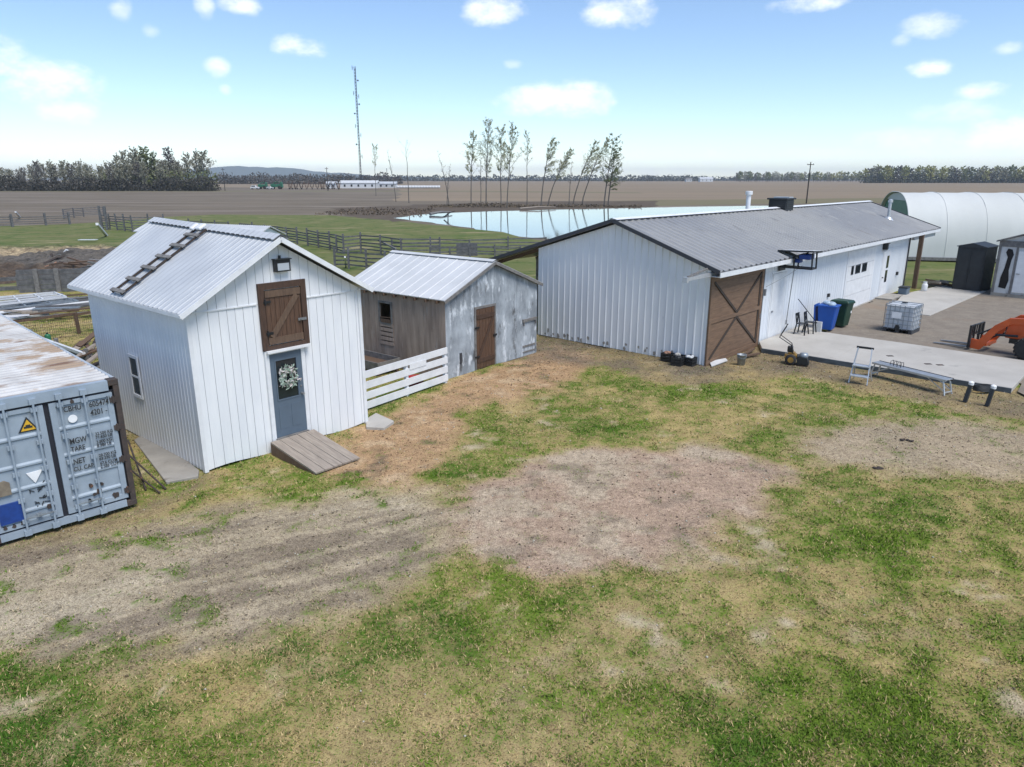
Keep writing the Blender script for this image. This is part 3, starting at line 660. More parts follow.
# ramp
Rp=thing('entry_ramp',Matrix.LocRotScale(S.location,S.rotation_euler,None)@Vector((2.14,-.13,0)),48.9,'weathered plank ramp sloping down from the blue shed door','ramp')
m=MB(); tilt=math.atan2(.27,1.72)
for k in range(5):
    u=-.60+k*.24; m.bar((u+.118,-.0,.325+random.uniform(-.004,.004)),(u+.118,-1.80,.055),.228,.04,(0,0,1))
m.build('deck_board','ramp',Rp)
m=MB()
for u in (-.58,0,.58): m.prism([(0,.0),(0,.295),(-1.72,.03),(-1.72,0)],u-.02,u+.02,lambda y,z,x:(x,y,z))
m.build('ramp_side','wood_old',Rp)
# ladder lying on the roof
d=Vector((AP+ov,0,RZ-(HW-ov*sl+.13))); L=d.length; ud=d/L; nrm=Vector((-ud.z,0,ud.x))
Mx=Matrix.LocRotScale(S.location,S.rotation_euler,None)
def rp(t,y,h): return Vector((-ov,0,HW-ov*sl+.13))+Vector((0,0,.078*t))+ud*t*L+nrm*h+Vector((0,y,0))
Ld=thing('roof_ladder',Mx@rp(.03,3.05,0),48.9,'weathered wooden ladder lying on the white shed roof','ladder')
inv=Vector(rp(.03,3.05,0))
for yy in (2.72,3.22):
    m=MB(); m.bar(rp(.03,yy,.06)-inv,rp(.93,yy,.06)-inv,.04,.045,tuple(nrm)); m.build('rail','brace_dark',Ld)
for k in range(6):
    t=.05+k*.155; m=MB(); m.bar(rp(t,2.62,.10)-inv,rp(t,3.32,.10)-inv,.10,.03,tuple(nrm)); m.build('rung','wood_grey',Ld)
m=MB(); m.bar(rp(.88,2.84,.15)-inv,rp(.96,2.84,.15)-inv,.22,.07,tuple(nrm)); m.bar(rp(.87,3.14,.15)-inv,rp(.95,3.14,.15)-inv,.14,.08,tuple(nrm)); m.build('ridge_hook','trim_white',Ld,bevel=.02)
# slabs on the ground beside it
def slab(name,pts,z0,z1,m,label,cat):
    c=sum((Vector((*p[:2],0)) for p in pts),Vector())/len(pts)
    mb=MB(); mb.prism([(p[0]-c.x,p[1]-c.y) for p in pts],z0,z1); o=mb.build(name,m,None,bevel=.012); o.location=c; return tag(o,label,cat)
slab('concrete_slab',[at(134,440,.08),at(166,482,.08),at(198,476,.08),at(199,470,.08),at(150,430,.08)],-.05,.085,'concrete_g','grey concrete slab lying between the container and the loft shed','slab')
slab('paving_slab',[at(366,419,.08),at(366,427,.08),at(384,428,.08),at(394,421,.08),at(376,413,.08)],-.05,.09,'concrete','small pale paving slab under the white fence end','slab')

# ================================================================== GREY SHED
W,D,AP,HW,HA=4.82,4.6,2.32,2.60,3.56
G=thing('weathered_shed',(-2.12,22.26,0),51,'low weathered grey board shed with pale metal roof and brown door','shed')
g2=lambda x:gable(x,W,AP,HW,HA)
m=MB(); planks(m,0,1.40,1.4,.006,lambda x:.02,lambda x:g2(x)-.01,lambda u,v,d:(u,.02-d,v),.022); planks(m,2.42,W,1.20,.006,lambda x:.02,lambda x:g2(x)-.01,lambda u,v,d:(u,.02-d,v),.022)
planks(m,1.40,2.42,1.02,.006,lambda x:2.14,lambda x:g2(x)-.01,lambda u,v,d:(u,.02-d,v),.022)
m.prism([(1.40,.02),(2.42,.02),(2.42,2.14),(1.40,2.14)],.03,.05,lambda x,z,y:(x,y,z))
m.build('front_wall','grey_front',G)
m=MB()
def fside(u,v,d): return (.02-d,u,v)
wy0,wy1,wz0,wz1=2.55,3.10,1.55,2.22
planks(m,.0,wy0,1.0,.012,lambda x:.02,lambda x:HW-.01,fside,.022,.1); planks(m,wy1,D,.30,.015,lambda x:.02,lambda x:HW-.01,fside,.022,.1)
planks(m,wy0,wy1,.6,.0,lambda x:wz1,lambda x:HW-.01,fside,.022); planks(m,wy0,wy1,.6,.0,lambda x:.02,lambda x:.75,fside,.022)
for k in range(5): z=.77+k*.16; m.box(-.03-.012*random.random(),.01,wy0-.08,wy1+.05,z,z+.12)
m.box(W-.02,W,.05,D,.02,HW); m.box(.05,W-.05,D-.02,D,.02,HW+.05); m.box(.0,W,.03,D,.0,.02)
m.build('side_wall','grey_side',G)
m=MB()
for (a,b,c,d) in ((wy0-.07,wy0,wz0,wz1+.06),(wy1,wy1+.07,wz0,wz1+.06),(wy0,wy1,wz1,wz1+.06),(wy0,wy1,wz0-.06,wz0)): m.box(-.04,.0,a,b,c,d)
wf=m.build('window_opening','wood_grey',G)
m=MB(); m.bar((-.03,wy0,wz0+.20),(-.03,wy1,wz0+.17),.03,.03); m.box(-.05,-.005,wy0+.03,wy1-.05,wz0,wz0+.12); m.build('broken_board','wood_old',wf)
m=MB(); c,d=.06,2.11; planks(m,1.45,2.38,.155,.01,lambda x:c,lambda x:d,lambda u,v,q:(u,-.004-q,v),.022)
dr=m.build('plank_door','wood_brown',G)
m=MB(); m.box(1.46,2.37,-.052,-.028,.28,.42); m.box(1.46,2.37,-.052,-.028,1.78,1.92); m.bar((1.52,-.042,.44),(2.30,-.042,1.77),.11,.022,(0,1,0)); m.build('door_brace','wood_brown_f',dr)
for z in (.5,1.5):
    q=MB(); q.box(1.33,1.56,-.066,-.054,z-.03,z+.03); q.build('hinge','black_metal',dr)
q=MB(); q.box(2.28,2.46,-.068,-.05,1.08,1.15); q.build('latch','black_metal',dr)
m=MB(); m.box(1.36,1.44,-.03,-.004,.02,2.2); m.box(2.39,2.46,-.03,-.004,.02,2.2); m.box(1.44,2.39,-.03,-.004,2.125,2.2); m.build('door_frame','wood_grey',G)
m=MB(); m.box(3.95,4.75,-.07,-.005,1.30,1.40); m.bar((4.0,-.05,1.32),(4.0,-.05,1.15),.03); m.bar((4.7,-.05,1.32),(4.7,-.05,1.15),.03); m.box(3.98,4.72,-.03,-.004,.35,.42); m.box(3.98,4.72,-.03,-.004,.15,.20); m.build('hatch_rail','wood_grey',G)
m=MB(); m.box(.62,.72,-.03,-.004,.42,.78); m.build('dark_slot','dark_trim',G)
ov=.16
for xe,sg in ((-ov,1),(W+ov,-1)):
    ze=HW-ov*(HA-HW)/AP+.10
    r_=roof_plane(MB(),xe,ze,AP,HA+.10,-.14,D+.35,.46,.015,.05,.03)
    r_.build('roof_panel','roof_pale',G)
    f=MB(); f.bar((xe,-.145,ze-.075),(AP,-.145,HA+.03),.035,.10); f.build('rake_board','wood_grey',G)
m=MB()
for sg in (-1,1): m.add([(AP,-.16,HA+.145),(AP,D+.36,HA+.145),(AP+sg*.16,D+.36,HA+.085),(AP+sg*.16,-.16,HA+.085)],[(0,1,2,3)])
m.build('ridge_cap','roof_pale',G)
m=MB()
for k in range(9): m.bar((-.05,.2+k*.5,HW-.03),(-.20,.2+k*.5,HW-.03-.02),.05,.10)
m.build('rafter_end','wood_old',G)

# white board fence between the two sheds
f0=Vector((-4.17,18.92,0)); f1=Vector((-2.07,21.92,0)); fd=(f1-f0); FL=fd.length; fa=math.degrees(math.atan2(fd.y,fd.x))
Fn=thing('white_fence',f0,fa,'white four board fence panel between the loft shed and weathered shed','fence')
for k,z in enumerate((.16,.44,.74,1.05)):
    m=MB(); m.bar((0,-.02,z-.0+.02),(FL,-.02,z+.03),.03,.205); m.build('board','trim_white',Fn)
for x in (.08,FL*.5,FL-.06):
    m=MB(); m.box(x-.05,x+.05,.0,.09,-.05,1.06); m.build('post','trim_white',Fn)
m=MB(); m.box(FL*.52,FL*.72,-.05,-.04,.82,1.0); m.build('white_patch','trim_white',Fn)
# trough and red tub behind it
Mg=Matrix.LocRotScale(G.location,G.rotation_euler,None)
Tr=thing('feed_trough',Mg@Vector((-.75,2.9,0)),51,'weathered open wooden feed trough against the weathered shed side','trough')
m=MB(); m.box(-.5,-.46,-1,1,.22,.50); m.box(.46,.5,-1,1,.22,.50); m.box(-.46,.46,-1,-.96,.22,.50); m.box(-.46,.46,.96,1,.22,.50); m.build('side_board','wood_grey',Tr)
m=MB(); m.box(-.46,.46,-.96,.96,.27,.31); m.build('bottom','wood_old',Tr)
for x in (-.4,.4):
    for y in (-.9,.9): m=MB(); m.box(x-.04,x+.04,y-.04,y+.04,-.02,.25); m.build('leg','wood_old',Tr)
Tb=thing('feed_tub',(-3.0,21.35,0),0,'red rubber tub on the ground behind the white fence','tub')
m=MB(); m.lathe([(.20,0),(.25,.34),(.27,.35),(.27,.37),(.235,.37),(.19,.04)],n=18); m.build('tub','red',Tb,True)
for sg in (-1,1): m=MB(); m.tube([(sg*.27,-.06,.31),(sg*.32,-.03,.33),(sg*.32,.03,.33),(sg*.27,.06,.31)],.012,6); m.build('handle','red',Tb)

# ================================================================== SHIPPING CONTAINER
CW,CL_,CH=2.44,12.19,2.59
K=thing('shipping_container',(-7.44,12.91,.09),45.5,'pale blue shipping container with rusting roof and stencilled doors','container')
m=MB()
pr=[];u=.12
while u<CL_-.15: pr+=[(u,0),(u+.07,0),(u+.14,.036),(u+.21,.036)]; u+=.278
pr.append((CL_-.1,0))
for xx,sg in ((-.05,-1),(-CW+.05,1)): strip(m,pr,lambda u:.15,lambda u:CH-.08,lambda u,v,h:(xx+sg*h,u,v))
m.box(-CW+.06,-.06,CL_-.09,CL_-.05,.1,CH-.08)
m.build('side_panel','cont_side',K)
m=MB(); pr=[];u=.30
while u<CL_-.2: pr+=[(u,0),(u+.05,.034),(u+.115,.034),(u+.165,0)]; u+=.215
pr=[(.12,0)]+pr+[(CL_-.1,0)]
strip(m,pr,lambda u:-CW+.06,lambda u:-.06,lambda u,v,h:(v,u,CH-.035+h)); m.build('roof','cont_roof',K)
m=MB()
for x0 in (-.10,-CW): m.box(x0,x0+.10,0,.15,.12,CH-.12); m.box(x0,x0+.10,CL_-.15,CL_,.12,CH-.12)
m.build('corner_post','rusty',K)
m=MB(); m.box(-.06,0,.15,CL_-.15,CH-.07,CH-.01); m.box(-CW,-CW+.06,.15,CL_-.15,CH-.07,CH-.01); m.build('top_rail','cont_side',K)
m=MB(); m.box(-.05,-.005,.15,CL_-.15,.02,.16); m.box(-CW+.005,-CW+.05,.15,CL_-.15,.02,.16); m.build('bottom_rail','rusty',K)
m=MB(); m.box(-CW+.18,-.18,.0,.12,CH-.20,CH-.012); m.build('header','cont_white',K)
m=MB(); m.box(-CW+.18,-.18,.0,.12,.015,.15); m.build('sill','cont_white',K)
for x in (-.18,-CW):
    for y in (0,CL_-.17):
        for z in (0,CH-.12): m=MB(); m.box(x-.002,x+.182,y-.006,y+.176,z,z+.12); m.build('corner_casting','rusty',K,bevel=.012)
m=MB(); m.box(-CW+.10,-.10,.055,.075,.15,CH-.20); m.build('door_gasket','seal',K)
dw=(CW-.32)/2
def cdoor(x0,x1):
    m=MB(); z0,z1=.19,CH-.245; zs=[z0,.62,.66,1.06,1.10,1.50,1.54,1.94,1.98,z1]
    # recessed panels between raised ribs
    m.box(x0,x1,.035,.05,z0,z1)
    prev=z0
    for a in (.42,.85,1.28,1.79):
        m.prism([(0,a),(-.028,a+.025),(-.028,a+.055),(0,a+.09)],x0+.10,x1-.10,lambda y,z,x:(x,.035+y,z))
    m.box(x0,x0+.10,.005,.035,z0,z1); m.box(x1-.10,x1,.005,.035,z0,z1); m.box(x0+.10,x1-.10,.006,.035,z0,z0+.09); m.box(x0+.10,x1-.10,.006,.035,z1-.07,z1)
    d=m.build('door','cont_white',K)
    for f in ((.44,.86) if x0<-1.3 else (.16,.54)):
        x=x0+(x1-x0)*f
        q=MB(); q.tube([(x,-.045,.08),(x,-.045,CH-.10)],.019,8)
        for z in (.30,.70,1.20,1.70,2.30): q.box(x-.05,x+.05,-.035,.006,z-.04,z+.04)
        for z in (.06,CH-.15): q.box(x-.055,x+.055,-.06,-.001,z-.035,z+.065)
        q.build('locking_bar','cont_white',d)
        q=MB(); sgn=1 if f<.5 else -1; hz=.36
        q.bar((x,-.075,hz),(x+sgn*.24,-.075,hz-.01),.015,.022); q.box(x+sgn*.2-.02,x+sgn*.2+.02,-.08,.0,hz-.03,hz+.025); q.build('handle','galv',d)
    for z in (.35,1.0,1.65,2.2):
        q=MB(); e=x0 if x0<-1.3 else x1; q.tube([(e,-.01,z-.07),(e,-.01,z+.07)],.022,8); q.box(e-.06,e+.06,-.016,-.004,z-.05,z+.05); q.build('hinge','rusty',d)
    return d
xl=-CW+.125; mid=-CW/2
dl=cdoor(xl,mid-.045); drt=cdoor(mid+.045,-.135)
for t,s_,x,z in (('CBHU',.145,-.965,2.14),('605474',.150,-.545,2.14),('4201 -',.150,-.545,1.98),('MGW',.15,-.96,1.52),('TARE',.135,-.96,1.37),('NET',.15,-.96,1.12),('CU. CAP.',.12,-.975,.985)):
    text(t,s_,drt,'decal_black',(x,(-.012 if False else -.006),z),sx=.74)
for t,x,z in (('32.500 KG\n71.650 LB',-.53,1.58),('3.800 KG\n8.380 LB',-.53,1.42),('28.700 KG\n63.270 LB',-.53,1.15),('67.6 CU.M\n2.386 CU.FT',-.53,.99)):
    text(t,.082,drt,'decal_black',(x,-.006,z),sx=.85)
text('21',.10,drt,'decal_black',(-.245,-.006,2.22),sx=.7)
def disc(parent,x,z,r,m,y=.0,n=20,name='decal',sq=1):
    q=MB(); q.prism([(r*math.cos(6.2832*i/n),r*sq*math.sin(6.2832*i/n)) for i in range(n)],-.012,-.006,lambda a,b,c:(x+a,y+c,z+b)); return q.build(name,m,parent)
def polyd(parent,pts,m,y0=-.010,y1=.036,name='decal'):
    q=MB(); q.prism(pts,y0,y1,lambda a,b,c:(a,c,b)); return q.build(name,m,parent)
disc(drt,-.84,1.99,.075,'decal_white',.012,name='white_dot')
hz=polyd(dl,[(-1.69,1.92),(-1.38,1.92),(-1.535,2.19)],'decal_black',.020,.034,'hazard_triangle')
polyd(hz,[(-1.65,1.942),(-1.42,1.942),(-1.535,2.140)],'decal_yel',.012,.0195,'hazard_face')
q=MB(); q.box(-1.60,-1.47,.006,.0115,1.985,2.02); q.box(-1.57,-1.50,.006,.0115,2.02,2.045); q.build('hazard_symbol','decal_black',hz)
polyd(dl,[(-1.70,1.16),(-1.59,.95),(-1.45,1.17)],'decal_white',.014,.034,'white_arrow')
polyd(dl,[(-2.22,.86),(-1.97,.86),(-1.97,1.08),(-2.04,1.13),(-2.22,1.10)],'decal_brown',-.012,.030,'worn_plate')
polyd(dl,[(-2.22,.33),(-1.84,.33),(-1.84,.70),(-2.22,.70)],'decal_blue',-.016,.030,'blue_placard')
rr=random.Random(5)
q=MB()
for k in range(26):
    cx=-1.57+rr.uniform(-.14,.15); cz=rr.choice((.84,.86,.60,.50))+rr.uniform(-.07,.07); a=rr.uniform(0,3.1); l=rr.uniform(.02,.06)
    q.bar((cx-l*math.cos(a),.028,cz-l*math.sin(a)),(cx+l*math.cos(a),.028,cz+l*math.sin(a)),.012,.02,(0,1,0))
q.build('scrawl','decal_black',dl)
for (d_,x,z,r) in ((drt,-.62,.47,.05),(drt,-.70,.44,.035),(drt,-.55,.60,.03),(drt,-.60,.66,.035),(drt,-.74,.62,.04),(dl,-2.16,.255,.035),(dl,-2.03,.255,.035),(dl,-1.90,.26,.03),(dl,-1.45,.45,.05),(drt,-.35,.30,.06),(drt,-.80,2.31,.035)):
    n=9; q=MB(); q.prism([((r*(.7+.5*rr.random()))*math.cos(6.283*i/n),(r*(.7+.6*rr.random()))*math.sin(6.283*i/n)) for i in range(n)],-.002,.034,lambda a,b,c:(x+a,c,z+b)); q.build('rust_spot','rusty',d_)
# rusty rods lying against the container foot
for i,(p,q_,r) in enumerate((((129,455),(166,489),.02),((131,470),(160,493),.018),((128,440),(146,490),.02))):
    a=at(*p,.55 if i!=1 else .3); b=at(*q_,.05); m=MB(); m.tube([a,b],r,8); o=m.build('steel_pipe','rusty'); 
    tag(o,['long rusty pipe leaning beside the container, highest of three','short pipe in the middle of three beside the container','steep pipe nearest the container wall of three'][i],'pipe','pipes beside the container')

# ================================================================== LONG WHITE BARN
BR_=47.5
B=thing('white_barn',(6.68,24.06,0),BR_,'long low white barn with grey metal roof and brown sliding door','barn')
Bm=Matrix.LocRotScale(B.location,B.rotation_euler,None)
XL,DW=24.0,7.6; RY,RZ2=3.85,4.85; EZ=3.50
def btop(y): return EZ+(RZ2-.12-EZ)*y/RY if y<RY else RZ2-.12-(y-RY)*.300
m=MB(); m.prism([(0.0,.05),(DW,.05),(DW,btop(DW)-.02),(RY,btop(RY)-.02),(0.0,EZ-.02)],.03,.10,lambda y,z,x:(x,y,z))
m.prism([(0.0,.05),(DW,.05),(DW,btop(DW)-.02),(RY,btop(RY)-.02),(0.0,EZ-.02)],XL-.10,XL-.02,lambda y,z,x:(x,y,z))
m.box(.10,XL-.10,.03,.10,.05,EZ-.03); m.box(.10,XL-.10,DW-.10,DW-.03,.05,btop(DW)-.05); m.build('wall_backing','backing',B)
m=MB(); strip(m,ribs(0,DW,.29,.07,.030),lambda u:.03,lambda u:btop(u)-.02,lambda u,v,h:(.025-h-.02,u,v))
strip(m,ribs(.15,4.6,.145,.05,.012),lambda u:0,lambda u:1,lambda u,v,h:(.5,u,v)) if False else None
m.build('gable_wall','barn_white',B)
m=MB()
planks(m,4.25,XL,.27,.018,lambda x:.02,lambda x:EZ-.03,lambda u,v,d:(u,.03-d,v),.03,.12); m.build('long_wall','barn_long',B)
m=MB(); m.box(0,4.25,.0,.03,3.12,EZ-.03); m.box(-.02,4.2,-.03,.0,3.14,3.40); m.build('door_header','trim_white',B)
m=MB(); planks(m,0,DW,.29,.015,lambda x:.02,lambda x:btop(x)-.02,lambda u,v,d:(XL-.02+d,u,v),.03); planks(m,0,XL,.3,.015,lambda x:.02,lambda x:btop(DW)-.05,lambda u,v,d:(u,DW-.03+d,v),.03); m.build('rear_wall','barn_white',B)
m=MB(); m.box(-.035,.03,-.05,.02,.03,EZ-.05); m.box(XL-.05,XL+.03,-.04,.02,.03,EZ-.05); m.build('corner_trim','trim_white',B)
rr=random.Random(77)
m=MB()
for k in range(34):
    y=rr.uniform(.3,DW-.2); z=.10+abs(rr.gauss(0,.10)); r=rr.uniform(.03,.085); n=8
    m.prism([(y+r*(.5+.7*rr.random())*math.cos(6.283*i/n),z+r*(.7+1.1*rr.random())*math.sin(6.283*i/n)) for i in range(n)],-.029,-.026,lambda a,c,x:(x,a,max(.04,c)))
m.build('mud_splash','concrete_g',B)
# roof: ribs run up the slope
RX0,RX1=-.30,28.9; EY=-.50; eze=EZ-.5*(RZ2-EZ)/RY+.02
def slope(name,y_e,z_e,x0,x1,matn):
    mb=MB(); d=Vector((0,RY-y_e,RZ2-z_e)); n=Vector((0,-d.z,d.y)).normalized(); n=n if n.z>0 else -n
    strip(mb,ribs(x0,x1,.42,.13,.045),lambda u:0,lambda u:1,lambda u,v,h:(u,y_e+d.y*v+n.y*h,z_e+d.z*v+n.z*h))
    a,b=Vector((0,y_e,z_e))-n*.006,Vector((0,RY,RZ2))-n*.006; c,e=b-n*.06,a-n*.06
    vs=[(x,p.y,p.z) for x in (x0,x1) for p in (a,b,c,e)]
    mb.add(vs,[(0,1,2,3),(7,6,5,4),(0,4,5,1),(1,5,6,2),(2,6,7,3),(3,7,4,0)])
    return mb.build(name,matn,B)
slope('roof_panel',EY,eze,RX0,RX1,'roof_galv'); slope('roof_panel',DW+.3,btop(DW+.3)+.12,9.0,RX1,'roof_galv')
slope('lean_to_roof',10.4,btop(10.4)+.12,RX0,9.0,'roof_galv')
m=MB()
for sg in (-1,1): m.add([(RX0-.02,RY,RZ2+.075),(RX1+.02,RY,RZ2+.075),(RX1+.02,RY+sg*.22,RZ2+.02),(RX0-.02,RY+sg*.22,RZ2+.02)],[(0,1,2,3)])
m.build('ridge_cap','trim_white',B)
m=MB(); m.bar((RX0-.015,EY,eze-.02),(RX0-.015,RY,RZ2-.02),.03,.13); m.bar((RX0-.015,10.4,btop(10.4)+.10),(RX0-.015,RY,RZ2-.02),.03,.13); m.bar((RX1+.015,EY,eze-.02),(RX1+.015,RY,RZ2-.02),.03,.12); m.build('gable_trim','dark_trim',B)
m=MB(); m.box(RX0,RX1,EY-.03,EY-.005,eze-.20,eze-.04); m.build('fascia','trim_white',B)
m=MB(); m.box(RX0,XL,EY,.0,eze-.19,eze-.175) ; m.build('soffit','trim_white',B)
m=MB(); m.box(XL+.03,RX1-.15,-.30,-.14,eze-.46,eze-.195); m.box(RX1-.3,RX1-.15,-.3,7.2,eze-.46,eze-.2); m.build('porch_beam','old_white',B)
for y,x in ((-.42,25.1),(6.8,28.6)):
    m=MB(); m.box(x-.11,x+.11,y-.11,y+.11,.0,eze-.19+ (0 if y<1 else .2)); m.build('porch_post','wood_old' ,B)
m=MB(); m.box(XL+.05,XL+.15,-.10,.0,.02,eze-.2); m.build('wall_post','dark_trim',B)
# lean-to
for x in (0,3,6,8.9): m=MB(); m.box(x-.07,x+.07,10.1,10.24,-.05,btop(10.2)); m.build('lean_to_post','wood_grey',B)
m=MB(); m.box(8.9,9.0,DW+.05,10.2,0,btop(9.)); m.box(4.0,9.0,10.0,10.08,0,1.9); m.build('lean_to_wall','brace_dark',B)
m=MB(); m.bar((.6,7.55,3.1),(1.2,9.6,.6),.12,.05); m.build('prop_board','ramp',B)
for k in range(4): x=.2+k*2.8; m=MB(); m.bar((x,7.45,btop(7.45)-.05),(x,10.3,btop(10.3)-.05),.06,.15); m.build('lean_to_rafter','wood_old',B)
# sliding door
m=MB(); sx0,sx1,sz0,sz1=-.06,4.12,.02,3.10
y=sz0
planks(m,sz0,sz1,.24,.006,lambda x:sx0,lambda x:sx1,lambda u,v,d:(v,-.075-d,u),.03)
sd=m.build('sliding_door','wood_barn',B)
m=MB()
for (a,b,c,d) in ((sx0,sx0+.16,sz0,sz1),(sx1-.16,sx1,sz0,sz1),(sx0+.16,sx1-.16,sz1-.16,sz1),(sx0+.16,sx1-.16,sz0,sz0+.18),(sx0+.16,sx1-.16,1.50,1.64)): m.box(a,b,-.135,-.108,c,d)
m.build('door_rail','wood_barn',sd)
m=MB(); a,b,c,d=sx0+.2,sx1-.2,sz0+.2,sz1-.18
for (p,q_) in (((a,c),(2.03,1.49)),((2.03,1.65),(b,d)),((a,d),(2.03,1.65)),((2.03,1.49),(b,c))): m.bar((p[0],-.125,p[1]),(q_[0],-.125,q_[1]),.09,.03,(0,1,0))
m.box(sx1-.30,sx1-.22,-.13,-.108,sz0+.2,sz1-.2); m.build('door_brace','brace_dark',sd)
m=MB(); m.box(sx1-.10,sx1-.04,-.155,-.136,1.15,1.32); m.build('handle','grey_metal',sd)
m=MB(); m.box(-1.9,4.7,-.20,-.06,3.17,3.27); m.box(-1.93,-1.84,-.22,-.04,3.12,3.29); rail=m.build('door_track','alu',B)
for x in (0.05,1.5,3.0,4.5): m=MB(); m.box(x-.04,x+.04,-.14,.0 if x>=0 else -.10,3.27,3.36); m.build('track_bracket','dark_trim',rail)
m=MB(); m.bar((-1.75,-.13,3.28),(-.02,-.03,3.44),.06); m.build('track_brace','wood_grey',rail)
m=MB(); m.box(4.18,4.36,-.06,.0,.02,3.2); m.build('jamb_trim','dark_trim',B)
m=MB(); m.box(4.46,4.56,-.09,-.02,1.95,2.2); m.build('junction_box','grey_metal',B)
# white side door
m=MB(); m.box(5.22,6.50,-.045,-.004,.05,2.70); wd=m.build('side_door','trim_white',B)
m=MB(); m.box(5.14,5.21,-.03,-.002,.03,2.78); m.box(6.51,6.58,-.03,-.002,.03,2.78); m.box(5.21,6.51,-.03,-.002,2.715,2.78); m.build('door_frame','barn_white',B)
m=MB(); m.box(5.30,5.44,-.075,-.046,1.18,1.24); m.lathe([(.02,-.046),(.02,-.10)],(5.33,0,1.21),'y',8); m.build('handle','grey_metal',wd)
# garage door
m=MB(); gx0,gx1,gz0,gz1=13.95,17.85,.05,2.95
for k in range(4):
    a=gz0+(gz1-gz0)*k/4; b=gz0+(gz1-gz0)*(k+1)/4; m.box(gx0,gx1,-.05,-.004,a+.008,b-.008)
gd=m.build('garage_door','trim_white',B)
for x0,x1 in ((14.40,14.75),(15.0,15.75),(16.0,16.75)):
    q=MB(); q.box(x0,x1,-.062,-.051,1.78,2.22); w_=q.build('window','dark_trim',gd)
    q=MB(); q.box(x0+.05,x1-.05,-.066,-.0625,1.83,2.17); q.build('pane','glass',w_)
m=MB(); m.box(gx0-.16,gx0,-.04,-.002,.03,gz1+.14); m.box(gx1,gx1+.16,-.04,-.002,.03,gz1+.14); m.box(gx0,gx1,-.04,-.002,gz1,gz1+.14); m.build('garage_frame','barn_white',B)
# entry door
m=MB(); m.box(19.55,20.62,-.05,-.004,.10,2.55); ed=m.build('entry_door','trim_white',B)
for z0,z1 in ((.85,1.50),(1.62,2.28)):
    q=MB(); q.box(20.12,20.50,-.062,-.051,z0,z1); q.build('pane','glass',ed)
q=MB(); q.lathe([(.03,-.05),(.03,-.11)],(19.66,0,1.15),'y',8); q.build('handle','black_metal',ed)
m=MB(); m.box(19.45,19.54,-.045,-.002,.05,2.65); m.box(20.63,20.72,-.045,-.002,.05,2.65); m.box(19.54,20.63,-.045,-.002,2.56,2.65); m.build('door_frame','barn_white',B)
m=MB(); m.box(19.15,19.4,-.24,-.01,2.68,2.98); m.box(19.1,19.45,-.3,-.01,2.98,3.02); wl=m.build('wall_lamp','black_metal',B,bevel=.02)
m=MB(); m.lathe([(.03,2.58),(.10,2.63),(.10,2.68)],(19.27,-.13,0),'z',10); m.build('lamp_lens','lens',wl)
m=MB(); m.box(22.4,22.62,-.09,-.004,1.02,1.2); m.box(11.6,11.78,-.08,-.004,1.05,1.20); m.build('outlet_box','black',B)
m=MB(); m.box(13.0,18.2,-.16,-.06,-.02,.10); m.box(18.9,21,-.9,-.06,-.02,.16); m.build('door_step','concrete_g',B)
# chimneys and roof vent
cx=11.6; m=MB(); m.lathe([(.11,4.6),(.11,5.55),(.17,5.56),(.17,5.70),(.15,5.72)],(cx,RY+.35,0),n=14); m.build('chimney_pipe','trim_white',B,False)
m=MB(); vx=14.7; m.box(vx-.50,vx+.50,RY-.45,RY+.45,RZ2-.15,RZ2+.42); m.box(vx-.58,vx+.58,RY-.53,RY+.53,RZ2+.42,RZ2+.50); cup=m.build('roof_vent','shed_black',B,bevel=.02)
q=MB()
for k in range(4): q.box(vx-.44,vx+.44,RY-.48,RY-.452,RZ2+.0+k*.1,RZ2+.05+k*.1); q.box(vx-.53,vx-.502,RY-.38,RY+.38,RZ2+k*.1,RZ2+.05+k*.1)
q.build('louvre','black',cup)
q=MB(); q.box(vx-.05,vx+.5,RY-.4,RY+.4,RZ2+.502,RZ2+.55); q.build('vent_cap','alu',cup)
vx2,vy2=24.6,1.4; vz=EZ+(RZ2-EZ)*vy2/RY
m=MB(); m.lathe([(.30,vz-.08),(.17,vz+.10),(.085,vz+.14),(.085,vz+.95),(.13,vz+.96),(.13,vz+1.10),(.05,vz+1.14)],(vx2,vy2,0),n=14); m.build('flue_pipe','alu',B)
# bracket and folded hoop board over the wall
Hp=thing('basketball_hoop',Bm@Vector((5.9,-.05,2.6)),BR_,'white topped black edged board held flat above a black bracket standing out from the barn','hoop')
m=MB(); bm_=Matrix.Translation((.1,-.66,1.0))@Matrix.Rotation(R(-2),4,'X')@Matrix.Rotation(R(4),4,'Y'); m.box(-.42,.42,-.60,.56,-.02,.02,bm_); bb=m.build('backboard','decal_white',Hp,bevel=.004)
m=MB()
for (a,b,c,d) in ((-.46,.46,-.65,-.601),(-.46,.46,.561,.75),(-.46,-.421,-.601,.561),(.421,.46,-.601,.561)): m.box(a,b,c,d,-.05,.012,bm_)
m.box(-.40,.40,-.58,.54,-.045,-.021,bm_); m.build('board_edge','black',bb)
for x in (-.22,.22):
    m=MB(); m.bar((x,0,.36),(x,-1.25,.36),.06); m.bar((x,-1.25,.36),(x,-1.22,.97),.05); m.bar((x,-.55,.36),(x,-.55,.80),.05); m.bar((x,-.55,.80),(x,-.9,.93),.05); m.build('bracket_arm','black_metal',Hp)
m=MB(); m.bar((-.22,-1.25,.36),(.22,-1.25,.36),.05); m.bar((-.22,-.55,.36),(.22,-.55,.36),.05); m.box(-.3,.3,-.03,.0,.2,.9); m.build('wall_plate','black_metal',Hp)
m=MB(); m.box(-.26,.26,-1.14,-.72,.70,.90); m.box(-.15,.15,-.75,-.5,.55,.70); m.build('rim_mount','decal_blue',Hp,bevel=.03)
